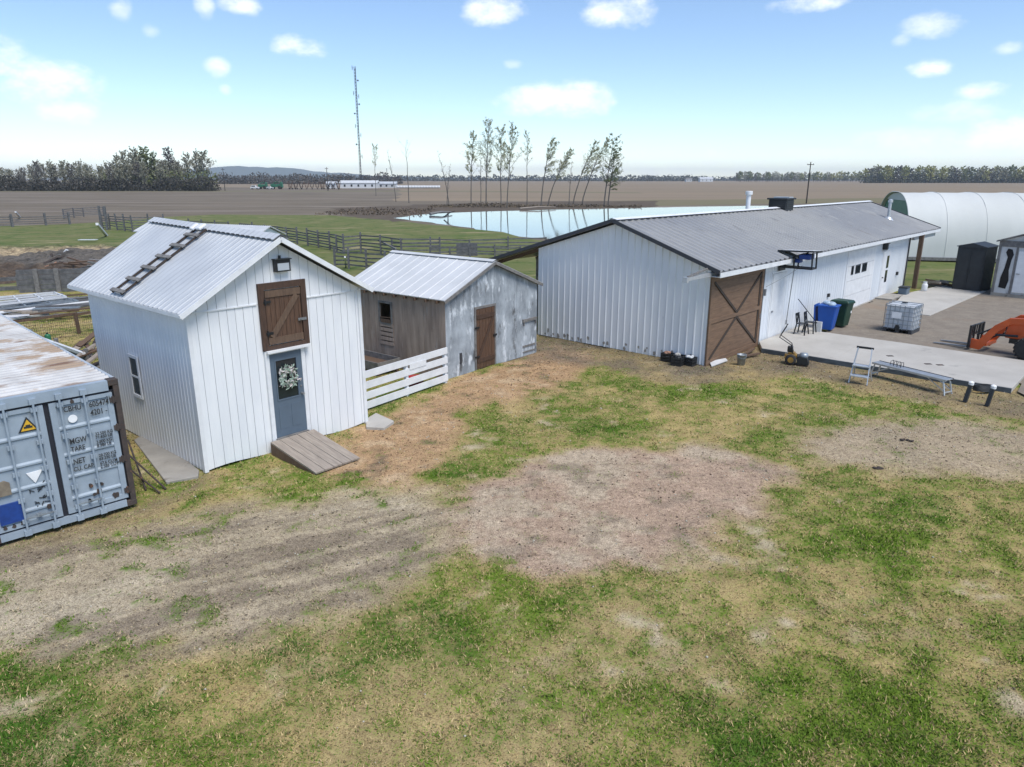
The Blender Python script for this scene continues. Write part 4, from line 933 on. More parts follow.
m=MB(); m.tube([(0,-.5,.36),(-.03,-.42,-1.75)],.018,8); m.tube([(-.03,-.42,-1.75),(-.03,-.42,-1.92)],.035,8); m.build('adjusting_rod','grey_metal',Hp)
m=MB(); m.tube([(.0,-.8,.45),(-.35,-.45,.10),(-.8,-.15,-.16),(-1.5,-.06,-.30)],.008,5); m.build('cord','grey_metal',Hp)

# ================================================================== CONCRETE PADS
s1=[at(762,348,.18),at(1012,388,.18),at(1032,367,.18),at(1028,361,.18),at(905,343,.18),at(820,331.5,.18),Bm@Vector((9.9,-.1,.18)),Bm@Vector((4.3,-.1,.18))]
c1=sum(s1,Vector())/len(s1)
mb=MB(); mb.prism([(p.x-c1.x,p.y-c1.y) for p in s1],-.10,.18); pad=mb.build('concrete_pad','concrete',None,bevel=.012); pad.location=(c1.x,c1.y,0); tag(pad,'large pale concrete pad in front of the barn with raised front edge','concrete pad')
mb=MB(); a,b=s1[0]-c1,s1[1]-c1; nrm2=Vector((b.y-a.y,-(b.x-a.x),0)).normalized()
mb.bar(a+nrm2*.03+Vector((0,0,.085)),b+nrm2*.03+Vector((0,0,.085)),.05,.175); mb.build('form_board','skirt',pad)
mb=MB(); p,q_=at(833,358,.18)-Vector((c1.x,c1.y,0)),at(866,338,.18)-Vector((c1.x,c1.y,0)); mb.bar(p+Vector((0,0,.004)),q_+Vector((0,0,.004)),.22,.006); mb.build('joint_strip','trim_white' if False else 'concrete',pad)
mb=MB()
for px,py in ((890,356),(928,364),(940,365)):
    p=at(px,py,.18)-Vector((c1.x,c1.y,0)); mb.box(p.x-.11,p.x+.11,p.y-.07,p.y+.07,.181,.19)
mb.build('floor_socket','rusty',pad)
slab('porch_pad',[at(930,315,.12),at(986,291,.12),at(940,285.5,.12),at(903,294,.12),at(888,311,.12)],-.1,.12,'concrete','pale concrete porch pad at the far end of the barn','concrete pad')
# ================================================================== SMALL THINGS BY THE BARN
# crates
def crate(loc,rz,label,fill,tilt=0):
    c=thing('storage_crate',loc,rz,label,'crate','black crates at the barn corner')
    m=MB(); w,d,h=.19,.15,.30
    m.box(-w,w,-d,d,0,.02)
    for z in (.02,.12,.22): m.box(-w,w,-d,-d+.015,z,z+.07); m.box(-w,w,d-.015,d,z,z+.07); m.box(-w,-w+.015,-d,d,z,z+.07); m.box(w-.015,w,-d,d,z,z+.07)
    for x in (-w,w-.03):
        for y in (-d,d-.03): m.box(x-.002,x+.032,y-.002,y+.032,0,h)
    m.build('frame','black',c)
    m=MB(); rr=random.Random(label)
    for k in range(7): m.lathe([(.0,0),(.05,.02),(.065,.06),(.05,.10),(.0,.12)],(rr.uniform(-.1,.1),rr.uniform(-.07,.07),.20+rr.uniform(0,.05)),n=8)
    m.build('contents',fill,c,True); return c
cr0=at(679,371,.02)
base=Bm@Vector((-.35,1.75,.02))
crate(Bm@Vector((-.30,1.25,.03)),BR_-90,'black crate of terracotta pots, leftmost of the row by barn corner','peach')
crate(Bm@Vector((-.30,.80,.03)),BR_-86,'black crate with pale contents, middle of the row by barn corner','concrete')
crate(Bm@Vector((-.30,.36,.03)),BR_-92,'black crate of pale jars nearest the brown sliding door','old_white')
crate(Bm@Vector((-.62,.66,.03)),BR_-80,'black crate with dark contents standing forward of the crate row','black')
bk=thing('metal_bucket',Bm@Vector((.95,-.95,.03)),0,'galvanised bucket on the dirt in front of the brown sliding door','bucket')
m=MB(); m.lathe([(.125,0),(.16,.36),(.17,.36),(.17,.375),(.15,.375),(.118,.02)],n=18); m.build('pail','galv',bk,True)
m=MB(); m.tube([(.165*math.cos(t),.02,.34-.16*math.sin(t)) if False else (.165*math.cos(t),-.165*math.sin(t)*.9,.35-.10*math.sin(t)) for t in [i*math.pi/8 for i in range(9)]],.006,6); m.build('handle','galv',bk)
pl=MB(); pl.prism([(-.55,0),(.45,-.1),(.60,.06),(-.2,.28)],0,.03); o=pl.build('scrap_sheet','old_white'); o.location=Bm@Vector((.55,-.32,.05)); o.rotation_euler=(R(10),R(-3),R(BR_)); tag(o,'pale scrap panel lying under the sliding door bottom','panel')
for i,(x,y,r,l) in enumerate(((1.9,-.55,20,1.0),(2.3,-.7,-15,.9),(2.7,-.45,8,1.1))):
    m=MB(); m.bar((-l/2,0,.05),(l/2,0,.05),.12,.05); o=m.build('scrap_board','wood_old'); o.location=Bm@Vector((x,y,.02+.03*i)); o.rotation_euler=(0,0,R(BR_+r)); tag(o,['dark scrap board beside the metal bucket','tilted scrap board between the bucket and the concrete pad','scrap board nearest the sliding door lower right corner'][i],'board','scrap boards by the sliding door')
# tiller
ti=thing('garden_tiller',at(796,364,.03),155,'small yellow wheeled garden tiller with black handles by concrete pad','tiller')
for sy in (-1,1):
    m=MB(); m.lathe([(.05,-.05),(.17,-.05),(.19,-.03),(.19,.03),(.17,.05),(.05,.05)],(.18,sy*.24,.19),'y',16); w_=m.build('wheel','tyre',ti,True)
    m=MB(); m.lathe([(.02,-.055),(.10,-.056),(.10,.056),(.02,.055)],(.18,sy*.24,.19),'y',14); m.build('rim','yellow',w_)
m=MB(); m.box(.0,.40,-.15,.15,.20,.36); m.box(.05,.30,-.12,.12,.36,.42); m.build('engine','yellow',ti,bevel=.02)
m=MB(); m.lathe([(.0,.0),(.13,.02),(.16,.10),(.13,.19),(.04,.21)],(-.22,0,.22),n=14); m.build('fuel_tank','galv',ti,True)
m=MB(); m.prism([(-.42,.05),(-.02,.05),(-.02,.32),(-.34,.28)],-.22,.22,lambda x,z,y:(x,y,z)); m.build('tine_guard','black_metal',ti)
for k in range(3):
    m=MB(); m.lathe([(.02,-.02),(.16,-.012),(.16,.012),(.02,.02)],(-.2,-.15+k*.15,.12),'y',6); m.build('tine','rusty',ti)
m=MB(); m.box(.15,.33,-.1,.1,.42,.62); m.build('air_filter','black',ti,bevel=.02)
for sy in (-1,1):
    m=MB(); m.tube([(.12,sy*.10,.36),(.22,sy*.16,.70),(.62,sy*.22,.95),(.42,sy*.25,1.36)],.018,8); m.build('handle','black_metal',ti)
# stools
def stool(loc,rz,label):
    s=thing('metal_chair',loc,rz,label,'chair','black metal chairs against the barn wall')
    m=MB(); m.box(-.18,.18,-.18,.18,.43,.455); m.build('seat','black_metal',s,bevel=.01)
    for x in (-1,1):
        for y in (-1,1): m=MB(); m.bar((x*.16,y*.16,.43),(x*.22,y*.22,0),.045,.03); m.build('leg','black_metal',s)
        m=MB(); m.bar((x*.16,.17,.44),(x*.15,.24,.84),.04,.03); m.build('back_post','black_metal',s)
    m=MB(); m.box(-.17,.17,.215,.245,.74,.86); m.build('backrest','black_metal',s)
    m=MB(); m.box(-.05,.05,.19,.215,.455,.76); m.build('back_splat','black_metal',s); return s
stool(at(801,334,.18),BR_,'black metal chair nearest the hanging rod on barn wall'); stool(at(809,332.5,.18),BR_+6,'black metal chair beside the broom and blue bin')
br=thing('broom',at(817,331.5,.18),BR_,'broom with white head leaning against the barn beside blue bin','broom')
m=MB(); m.tube([(0,0,.30),(-.55,.72,1.35)],.016,8); m.build('handle','black_metal',br)
m=MB(); m.prism([(-.07,0),(.07,0),(.05,.42),(-.03,.42)],-.16,.16,lambda x,z,y:(x,y,z)); m.build('broom_head','old_white',br)
# wheeled bins
def wheelie(loc,rz,label,matn,lid,bag=False):
    b=thing('wheeled_bin',loc,rz,label,'bin','wheeled bins at the barn wall')
    def ring(w0,w1,d0,d1,z): return [(w0,d0,z),(w1,d0,z),(w1,d1,z),(w0,d1,z)]
    m=MB(); m.add(ring(-.25,.25,-.27,.27,.04)+ring(-.33,.33,-.38,.36,1.06),[(3,2,1,0),(4,5,6,7),(0,1,5,4),(1,2,6,5),(2,3,7,6),(3,0,4,7)]); m.build('body',matn,b,bevel=.03)
    m=MB(); m.box(-.35,.35,-.41,.38,1.02,1.08); m.build('rim',matn,b,bevel=.01)
    if lid:
        m=MB(); m.add(ring(-.35,.35,-.42,.40,1.085)+ring(-.30,.30,-.36,.34,1.16),[(3,2,1,0),(4,5,6,7),(0,1,5,4),(1,2,6,5),(2,3,7,6),(3,0,4,7)]); m.build('lid',matn,b,bevel=.015)
    else:
        m=MB(); m.box(-.34,.34,.385,.43,.25,1.10,Matrix.Rotation(R(-4),4,'X')); m.build('lid',matn,b)
    m=MB(); m.tube([(-.30,.42,1.0),(.30,.42,1.0)],.018,8); m.build('handle',matn,b)
    for x in (-.29,.29): m=MB(); m.lathe([(.03,-.03),(.12,-.03),(.13,0),(.12,.03),(.03,.03)],(x,.29,.13),'x',14); m.build('wheel','black',b,True)
    if bag:
        m=MB(); rr=random.Random(2)
        for k in range(6): m.lathe([(0,-.08),(.12,-.03),(.15,.03),(.09,.09),(0,.12)],(rr.uniform(-.18,.2),rr.uniform(-.2,.2),1.10),n=9)
        bg_=m.build('clear_bag','bag',None,True); bg_.location=loc; bg_.rotation_euler=(0,0,R(rz)); bg_.name='clear_bag'; tag(bg_,'crumpled clear plastic bag bulging from the blue bin','bag')
    return b
wheelie(at(826,331,.10)+Vector((.1,.25,0)),BR_+4,'blue wheeled bin overflowing with a clear bag by barn wall','bin_blue',False,True)
gb=wheelie(at(839,327,.10)+Vector((.1,.2,0)),BR_-6,'dark green lidded wheeled bin to the right of blue bin','bin_green',True)
m=MB(); m.box(.06,.14,-.345,-.335,.60,.70,Matrix.Translation((.1,0,.0))); m.build('sticker','decal_white',gb)
# blue tub by the entry
bt=thing('storage_tote',Bm@Vector((21.6,-.75,.06)),BR_,'dark blue plastic storage tote beside the barn entry door','tote')
m=MB(); m.prism([(-.32,-.22),(.32,-.22),(.32,.22),(-.32,.22)],.0,.42); m.build('tub','door_blue',bt,bevel=.03); m=MB(); m.box(-.35,.35,-.25,.25,.42,.47); m.build('lid','shed_black',bt,bevel=.01)
# IBC tote
ib=thing('water_tote',at(898,333,.08)+Vector((.35,.45,0)),-45,'white caged water tote with steel grid on the driveway gravel','water tank')
hw,hd=.56,.53
m=MB(); m.box(-hw+.03,hw-.03,-hd+.03,hd-.03,.16,1.14); m.lathe([(.14,1.14),(.14,1.19),(.12,1.20)],(0,0,0),n=16); m.build('tank','ibc',ib,bevel=.05)
m=MB()
for z in (.18,.36,.54,.72,.90,1.08,1.16):
    for y in (-hd,hd): m.tube([(-hw,y,z),(hw,y,z)],.012,6)
    for x in (-hw,hw): m.tube([(x,-hd,z),(x,hd,z)],.012,6)
for i in range(7):
    x=-hw+i*2*hw/6
    for y in (-hd,hd): m.tube([(x,y,.14),(x,y,1.16)],.012,6)
for i in range(6):
    y=-hd+i*2*hd/5
    for x in (-hw,hw): m.tube([(x,y,.14),(x,y,1.16)],.012,6)
for y in (-.2,.2): m.tube([(-hw,y,1.20),(hw,y,1.20)],.014,6)
m.build('cage','galv',ib)
m=MB()
for x in (-.5,0,.5): m.box(x-.07,x+.07,-hd,hd,.0,.12)
m.box(-hw,hw,-hd,hd,.12,.145); m.build('pallet','dark_trim',ib)
m=MB(); m.lathe([(.09,-.08),(.09,.02),(.05,.03),(.05,.06)],(0,-hd-.01,.22),'y',12); m.box(-.06,.06,-hd-.1,-hd-.02,.27,.33); m.build('valve','black',ib)
m=MB(); m.box(-.28,.10,-hd-.022,-hd-.014,.60,.86); m.build('label_plate','decal_white',ib); m=MB(); m.lathe([(.115,1.2),(.115,1.235)],(0,0,0),n=14); m.build('cap','black',ib)
# stepladder + work platform
st=thing('step_stool',at(860,382,.03),-38,'aluminium step ladder with black top rail in front of concrete pad','stepladder')
for sx in (-1,1):
    m=MB(); m.bar((sx*.27,-.30,0),(sx*.20,.08,1.10),.03,.05); m.build('front_leg','alu',st); m=MB(); m.bar((sx*.27,.34,0),(sx*.21,-.02,.62),.03,.03); m.build('rear_leg','alu',st)
for z,y in ((.25,-.22),(.56,-.10)):
    m=MB(); m.box(-.25,.25,y-.12,y+.14,z-.02,z+.01); m.build('step','alu',st)
m=MB(); m.bar((-.25,.08,1.11),(.25,.08,1.11),.05,.06); m.build('top_rail','black',st)
m=MB(); m.bar((-.26,.33,.10),(.26,.33,.10),.025); m.build('brace','alu',st)
pa,pb=at(876,361,.52),at(950,379,.52); L=(pb-pa).length; pang=math.degrees(math.atan2(pb.y-pa.y,pb.x-pa.x))
wp=thing('work_platform',Vector((pa.x,pa.y,.03)),pang,'long aluminium work platform on folding legs beside the concrete pad','work platform')
m=MB(); m.box(0,L,-.17,.17,.46,.475); m.box(0,L,-.19,-.17,.42,.48); 
for k in range(6): m.box(.02,L-.02,-.15+k*.055,-.135+k*.055,.475,.482)
m.build('deck','alu',wp)
m=MB(); m.box(0,L,.17,.20,.40,.49); m.build('edge_rail','dark_trim',wp)
for x,s_ in ((.10,1),(L-.10,-1)):
    for y in (-.16,.16):
        m=MB(); m.bar((x,y,.46),(x-s_*.12,y*1.15,0),.035); m.build('leg','alu',wp)
        m=MB(); m.bar((x-s_*.08,y*1.1,.12),(x+s_*.55,y*.95,.45),.022); m.build('leg_brace','alu',wp)
    m=MB(); m.bar((x-s_*.1,-.18,.08),(x-s_*.1,.18,.08),.03); m.build('foot_bar','alu',wp)
cl=thing('wire_stand',Matrix.LocRotScale(wp.location,wp.rotation_euler,None)@Vector((L*.30,0,.485)),pang,'small black wire stand sitting on the aluminium work platform','stand')
m=MB()
for x in (-.18,-.06,.06,.18): m.tube([(x,-.08,0),(x,-.05,.14),(x,.05,.16),(x,.08,0)],.009,6)
m.tube([(-.18,0,.155),(.18,0,.155)],.009,6); m.build('wire_frame','black_metal',cl)
for i,(px,py) in enumerate(((965,402),(987,406))):
    s=thing('trailer_jack',at(px,py,.02),-48,['black post with white cap leaning at the pad edge, left one','black post with white cap leaning at the pad edge, right one'][i],'post','capped posts at the pad edge')
    m=MB(); m.bar((0,-.02,0),(.05,.06,.52),.13,.10); m.build('post','shed_black',s,bevel=.01); m=MB(); m.lathe([(.07,.52),(.075,.60),(.03,.63)],(.055,.07,0),n=10); m.build('cap','decal_white',s)
hs=MB(); 
for k in range(5): hs.tube([(.26*math.cos(i*.6283+k),.20*math.sin(i*.6283+k)*(1-.1*k),.03+.035*k) for i in range(11)],.022,6,False)
o=hs.build('garden_hose','shed_black',None,True); o.location=at(978,392,.02)+Vector((.1,-.02,.05)); tag(o,'dark coiled hose heaped against the concrete pad edge','hose')
# propane tank and lumber by the porch
pt=thing('propane_tank',at(924,291,.12),0,'small white gas cylinder standing beside the brown porch post','gas cylinder')
m=MB(); m.lathe([(.13,0),(.15,.04),(.155,.06),(.155,.34),(.12,.42),(.04,.45)],n=16); m.build('cylinder','white_obj',pt,True); m=MB(); m.lathe([(.10,.43),(.10,.54),(.085,.54),(.085,.43)],n=14); m.build('collar','white_obj',pt); m=MB(); m.lathe([(.025,.44),(.025,.52)],n=8); m.build('valve','grey_metal',pt)
rr=random.Random(11)
for i in range(14):
    px=931+rr.uniform(0,17); lay=i//5; a=at(px,287+rr.uniform(-1.5,2),0); l=rr.uniform(.7,1.5)
    m=MB(); m.bar((-l/2,0,.06),(l/2,0,.06),rr.uniform(.1,.2),rr.uniform(.06,.12)); o=m.build('firewood_log',['wood_old','wood_grey','ramp'][i%3]); o.location=(a.x,a.y,.02+lay*.16); o.rotation_euler=(R(rr.uniform(-8,8)),R(rr.uniform(-7,7)),R(-40+rr.uniform(-35,35)))
    tag(o,'rough split timber in the low pile between porch and black shed','timber','timber pile behind the porch')
# black shed
p0=at(951,290.5); p1=at(979,293.5); bd_=p1-p0; bang=math.degrees(math.atan2(bd_.y,bd_.x)); bw=bd_.length
bs=thing('plastic_shed',p0,bang,'tall charcoal plastic garden shed standing beside porch pad','garden shed')
h=2.55; dp=1.7
m=MB(); m.box(0,bw,0,.05,.0,h); m.box(0,.05,.05,dp,0,h); m.box(bw-.05,bw,.05,dp,0,h); m.box(.05,bw-.05,dp-.05,dp,0,h)
for k in range(8):
    for (x,sg) in ((0,-1),(bw,1)): m.box(x-.012 if sg<0 else x,x if sg<0 else x+.012,.1+k*.2,.2+k*.2,.05,h-.05)
m.build('wall','shed_black',bs)
m=MB(); m.prism([(-.06,h),(bw+.06,h),(bw+.06,h+.04),(bw/2,h+.24),(-.06,h+.04)],-.08,dp+.06,lambda x,z,y:(x,y,z)); m.build('roof','shed_black',bs)
for x0,x1 in ((.06,bw/2-.008),(bw/2+.008,bw-.06)):
    m=MB(); m.box(x0,x1,-.03,-.002,.06,h-.10)
    for z in (.15,1.3): m.box(x0+.07,x1-.07,-.042,-.031,z,z+1.0)
    d_=m.build('door','shed_black',bs); q=MB(); hx=x1-.05 if x0<bw/2-.3 else x0+.05; q.box(hx-.015,hx+.015,-.06,-.031,1.05,1.35); q.build('handle','black',d_)
# old white hut at right
p0=at(990.5,296.5); p1=at(1024,300); hd_=(p1-p0).normalized(); hang=math.degrees(math.atan2(hd_.y,hd_.x))
oh=thing('old_hut',p0,hang,'old peeling white hut with charred patch beside its white door','hut')
hw_,hh,hdp=2.6,3.05,3.6
m=MB(); m.box(0,hw_,0,.06,.25,hh); m.box(0,.06,.06,hdp,.25,hh); m.box(hw_-.06,hw_,.06,hdp,.25,hh); m.box(.06,hw_-.06,hdp-.06,hdp,.25,hh); m.prism([(0,hh),(hw_,hh),(hw_/2,hh+.42)],.01,.06,lambda x,z,y:(x,y,z)); m.prism([(0,hh),(hw_,hh),(hw_/2,hh+.42)],hdp-.06,hdp-.01,lambda x,z,y:(x,y,z)); m.build('wall','old_white',oh)
m=MB(); m.box(-.02,hw_+.02,-.03,hdp+.02,-.1,.25); m.build('plinth','concrete_g',oh)
m=MB(); m.box(-.03,hw_+.03,-.04,-.002,hh-.30,hh+.02); m.box(-.03,.10,-.035,-.002,.25,hh-.3); m.box(.80,.90,-.035,-.002,.25,hh-.3); m.build('timber_band','wood_grey',oh)
for sg in (0,1):
    m=MB(); xe=-.15 if sg==0 else hw_+.15; m.prism([(xe,hh-.06),(hw_/2,hh+.46),(hw_/2,hh+.53),(xe,hh+.02)],-.2,hdp+.15,lambda x,z,y:(x,y,z)); m.build('roof_panel','wood_grey',oh)
m=MB(); rr=random.Random(8); pts=[(.28,.55),(.62,.5),(.70,.95),(.62,1.5),(.66,2.05),(.72,2.35),(.62,2.62),(.42,2.66),(.34,2.45),(.46,2.2),(.40,1.6),(.30,1.1)]
m.prism(pts,-.012,-.001,lambda x,z,y:(x,y,z)); m.build('charred_patch','burn',oh)
m=MB(); m.box(.95,1.85,-.05,-.002,.35,2.55); od=m.build('door','trim_white',oh); q=MB(); q.bar((1.0,-.08,1.35),(1.16,-.08,1.35),.04); q.build('handle','grey_metal',od)
# greenhouse
ga=at(904.7,259.8); GA_=-13; gax=Vector((math.cos(R(-20)),math.sin(R(-20)),0)); GW,GH,GL=10.6,5.2,34
gh=thing('poly_greenhouse',ga,-13,'long white arched cover building with green end behind the barn','greenhouse')
# local x along length, y across (away), arch profile
def arch(t): 
    a=math.pi*t; return (GW/2-GW/2*math.copysign(abs(math.cos(a))**.80,math.cos(a)), GH*abs(math.sin(a))**.72)
prof=[arch(i/28) for i in range(29)]
m=MB(); nseg=60; rr=random.Random(4)
vs=[];fs=[]
for j in range(nseg+1):
    x=GL*j/nseg; sag=.05*(1 if j%5 else 0)
    for (y,z) in prof: vs.append((x,GW/2+(y-GW/2)*(1-.012*(j%5!=0)),max(0,z*(1-.010*(j%5!=0))+rr.uniform(-.012,.012))))
n=len(prof)
for j in range(nseg):
    for i in range(n-1): fs.append((j*n+i,(j+1)*n+i,(j+1)*n+i+1,j*n+i+1))
m.add(vs,fs); m.build('cover','gh_white',gh,True)
m=MB(); m.prism([(y*.985+.07,z*.985) for y,z in prof],.25,.30,lambda y,z,x:(x,y,z)); m.prism([(y*.985+.07,z*.985) for y,z in prof],GL-.3,GL-.25,lambda y,z,x:(x,y,z)); m.build('end_wall','gh_green',gh)
gp=[(y*.985+.07,z*.985) for y,z in prof if z>GH*.86]; m=MB(); m.prism(gp,.18,.245,lambda y,z,x:(x,y,z)); m.build('gable_panel','gh_white',gh)
m=MB(); m.tube([(.0,y,z+.02) for y,z in prof],.04,6); m.build('end_hoop','gh_white',gh)
m=MB(); m.box(0,GL,-.06,-.01,.0,.25); m.build('base_board','wood_grey',gh)
for k in range(1,12): m=MB(); m.tube([(k*GL/12,y*1.0,z+.012) for y,z in prof],.022,5); m.build('cover_seam','gh_white',gh)

# ================================================================== TRACTOR
tx=Vector((17.62,26.55,.07)); TA=128
T=thing('loader_tractor',tx,TA,'orange tractor with front loader and pallet forks on gravel','tractor')
for y in (-.33,.33):
    m=MB(); m.prism([(0,.06),(.95,.03),(1.25,.035),(1.25,.05),(.95,.075),(0,.11)],y-.055,y+.055,lambda x,z,yy:(x,yy,z)); m.box(-.05,.0,y-.05,y+.05,.05,.62); m.build('fork','grey_metal',T)
m=MB(); m.bar((-.04,-.62,.60),(-.04,.62,.60),.05,.09); m.bar((-.04,-.62,.14),(-.04,.62,.14),.05,.09)
for y in (-.60,-.25,.25,.60): m.box(-.09,-.02,y-.04,y+.04,.10,.95)
for y in (-.4,0,.4): m.box(-.07,-.04,y-.03,y+.03,.6,.93)
m.box(-.08,-.03,-.62,.62,.90,.95); m.build('fork_carriage','black_metal',T)
for y in (-.50,.50):
    m=MB(); m.prism([(-.10,.10),(-.42,.08),(-.52,.22),(-.92,.86),(-1.30,1.18),(-2.35,1.30),(-2.35,1.50),(-1.22,1.40),(-.78,1.06),(-.34,.44),(-.10,.46)],y-.05,y+.05,lambda x,z,yy:(x,yy,z)); arm=m.build('loader_arm','orange',T,bevel=.008)
    q=MB(); q.tube([(-1.55,y*1.0,.78),(-.85,y,.72)],.045,8); q.tube([(-.95,y,.73),(-.45,y,.40)],.025,8); q.tube([(-1.0,y+.0,1.12),(-.25,y,.62)],.03,8); q.build('hydraulic_ram','black_metal',arm)
    q=MB(); q.box(-2.45,-2.2,y-.06,y+.06,.55,1.52); q.build('loader_post','orange',T)
m=MB(); m.bar((-.55,-.5,.30),(-.55,.5,.30),.12,.12); m.build('cross_tube','orange',T)
def twheel(x,y,r,w_,name):
    m=MB(); m.lathe([(r*.55,-w_/2),(r*.9,-w_/2),(r,-w_*.35),(r,w_*.35),(r*.9,w_/2),(r*.55,w_/2)],(x,y,r),'y',24)
    for k in range(18):
        t=k*2*math.pi/18
        for s_ in (-1,1):
            c=Vector((x+(r+.01)*math.cos(t+.08*s_),y+s_*w_*.24,r+(r+.01)*math.sin(t+.08*s_))); tt=Vector((-math.sin(t),0,math.cos(t))); m.bar(c-Vector((0,s_*w_*.22,0))+tt*.02,c+Vector((0,s_*w_*.22,0))-tt*.05,.05,.05,(math.cos(t),0,math.sin(t)))
    o=m.build(name,'tyre',T)
    q=MB(); q.lathe([(.05,-w_*.30),(r*.50,-w_*.34),(r*.57,-w_*.5),(r*.57,w_*.5),(r*.50,w_*.34),(.05,w_*.30)],(x,y,r),'y',20); q.lathe([(.08,-w_*.42),(.08,w_*.42)],(x,y,r),'y',10); q.build('rim','rim',o)
for y in (-.58,.58): twheel(-1.95,y,.39,.28,'front_wheel'); twheel(-3.45,y*1.2,.62,.42,'rear_wheel')
m=MB(); m.prism([(-1.05,.62),(-2.5,.62),(-2.5,1.36),(-1.6,1.32),(-1.12,1.18)],-.27,.27,lambda x,z,y:(x,y,z)); hood=m.build('hood','orange',T,bevel=.04)
q=MB(); q.box(-1.07,-1.045,-.20,.20,.70,1.08); q.build('grille','black',hood)
m=MB(); m.box(-3.7,-1.2,-.16,.16,.42,.62); m.box(-2.05,-1.85,-.5,.5,.33,.45); m.box(-3.6,-2.5,-.4,.4,.62,.70); m.build('chassis','black_metal',T)
for y in (-.68,.68): m=MB(); m.tube([(-3.95,y,.95),(-3.75,y,1.28),(-3.35,y,1.40),(-2.95,y,1.30),(-2.75,y,1.0)],.03,6); m.box(-3.9,-2.85,y-.18,y+.18,1.33,1.37); m.build('fender','orange',T)
m=MB(); m.box(-3.45,-3.0,-.22,.22,.95,1.05); m.box(-3.52,-3.42,-.22,.22,1.05,1.45); m.box(-3.4,-3.05,-.15,.15,.70,.95); m.build('seat','black',T,bevel=.03)
m=MB(); m.tube([(-3.75,-.5,.8),(-3.75,-.5,2.3),(-3.75,.5,2.3),(-3.75,.5,.8)],.04,8); m.build('roll_bar','black_metal',T)
m=MB(); m.tube([(-2.55,0,1.2),(-2.75,0,1.42)],.02,8); m.tube([(-2.75+.10*math.sin(i*.524),.18*math.cos(i*.524),1.42+.12*math.sin(i*.524)) for i in range(13)],.015,6,False); m.build('steering_wheel','black',T)

# ================================================================== LOW SHED BEHIND THE LOFT SHED
a,b=at(133,231,1.9),at(256,236.5,1.9); ang=math.degrees(math.atan2(b.y-a.y,b.x-a.x)); L=(b-a).length
ls=thing('low_shed',Vector((a.x,a.y,0)),ang,'low white roofed shed showing behind the tall loft shed','shed')
rd=1.7
roof_plane_y=MB(); 
def lr(u,v,h): return (u,rd*v-.0,1.9+.72*v+h)
m=MB(); strip(m,ribs(0,L,.23,.07,.02),lambda u:0,lambda u:1,lr); m.prism([(0,1.89),(rd,2.61),(rd,2.55),(0,1.83)],0.005,L-.005,lambda y,z,x:(x,y,z)); m.build('roof_panel','roof_white',ls)
m=MB(); strip(m,ribs(0,L,.23,.07,.02),lambda u:0,lambda u:1,lambda u,v,h:(u,2*rd-rd*v,1.9+.72*v+h)); m.prism([(2*rd,1.89),(rd,2.61),(rd,2.55),(2*rd,1.83)],0.005,L-.005,lambda y,z,x:(x,y,z)); m.build('roof_panel','roof_white',ls)
m=MB(); m.prism([(.25,0),(2*rd-.25,0),(2*rd-.25,1.85),(rd,2.5),(.25,1.85)],.25,L-.25,lambda y,z,x:(x,y,z)); m.build('wall','white_side',ls)

# ================================================================== YARD CLUTTER AT THE LEFT
def railfence(name,pts,h,rails,label,matn='fence_dark',sp=2.6,post=.14,rw=.11,cat='fence',jit=.05,dz=GZ,over=.15,brk=0):
    r=random.Random(label); p0=Vector((pts[0][0],pts[0][1],dz)); t=thing(name,p0,0,label,cat); n=0
    for i in range(len(pts)-1):
        a=Vector((pts[i][0],pts[i][1],0)); b=Vector((pts[i+1][0],pts[i+1][1],0)); L=(b-a).length; k=max(1,round(L/sp)); d=(b-a).normalized(); nn=Vector((-d.y,d.x,0))
        for j in range(k+(1 if i==len(pts)-2 else 0)):
            q=a.lerp(b,j/k)-Vector((p0.x,p0.y,0)); m=MB(); hh=h+over+r.uniform(-.1,.15); m.bar(q,q+Vector((r.uniform(-.06,.06),r.uniform(-.06,.06),hh)),post); m.build('post',matn,t); n+=1
        for z in rails:
            m=MB()
            for j in range(k):
                if r.random()<brk: continue
                q0=a.lerp(b,j/k)-Vector((p0.x,p0.y,0))+nn*post*.6; q1=a.lerp(b,(j+1)/k)-Vector((p0.x,p0.y,0))+nn*post*.6
                m.bar(q0+Vector((0,0,z+r.uniform(-jit,jit))),q1+Vector((0,0,z+r.uniform(-jit,jit))),.04,rw)
            if m.v: m.build('rail',matn,t)
    return t
P2=lambda x,y:tuple(at(x,y,GZ)[:2])
railfence('rail_fence',[P2(-60,228),P2(12,227)],1.25,(.3,.65,1.0,1.3),'dark rail fence running out of the left frame edge by ploughed field')
# gate
ga_,gb_=at(13,227,GZ),at(70,224.5,GZ); gd_=gb_-ga_
gt=thing('field_gate',ga_,math.degrees(math.atan2(gd_.y,gd_.x)),'wide dark tubular field gate in the left pasture fence','gate'); L=gd_.length
for x in (0,L*.57,L): m=MB(); m.box(x-.12,x+.12,-.12,.12,0,1.75); m.build('gate_post','fence_dark',gt)
for z in (.35,.65,.95,1.25): m=MB(); m.tube([(.1,0,z),(L-.1,0,z)],.05,6); m.build('gate_bar','fence_dark',gt)
railfence('rail_fence',[P2(64,219),P2(84,217),P2(104,216.5)],1.5,(.3,.6,.9,1.2,1.5),'dark rail fence behind the field gate along ploughed field')
railfence('rail_fence',[P2(103,229),P2(133,232),P2(165,231)],1.9,(.2,.5,.8,1.1,1.4,1.7),'dense dark rail corral fence left of the loft shed roof',sp=2.0,brk=.05)
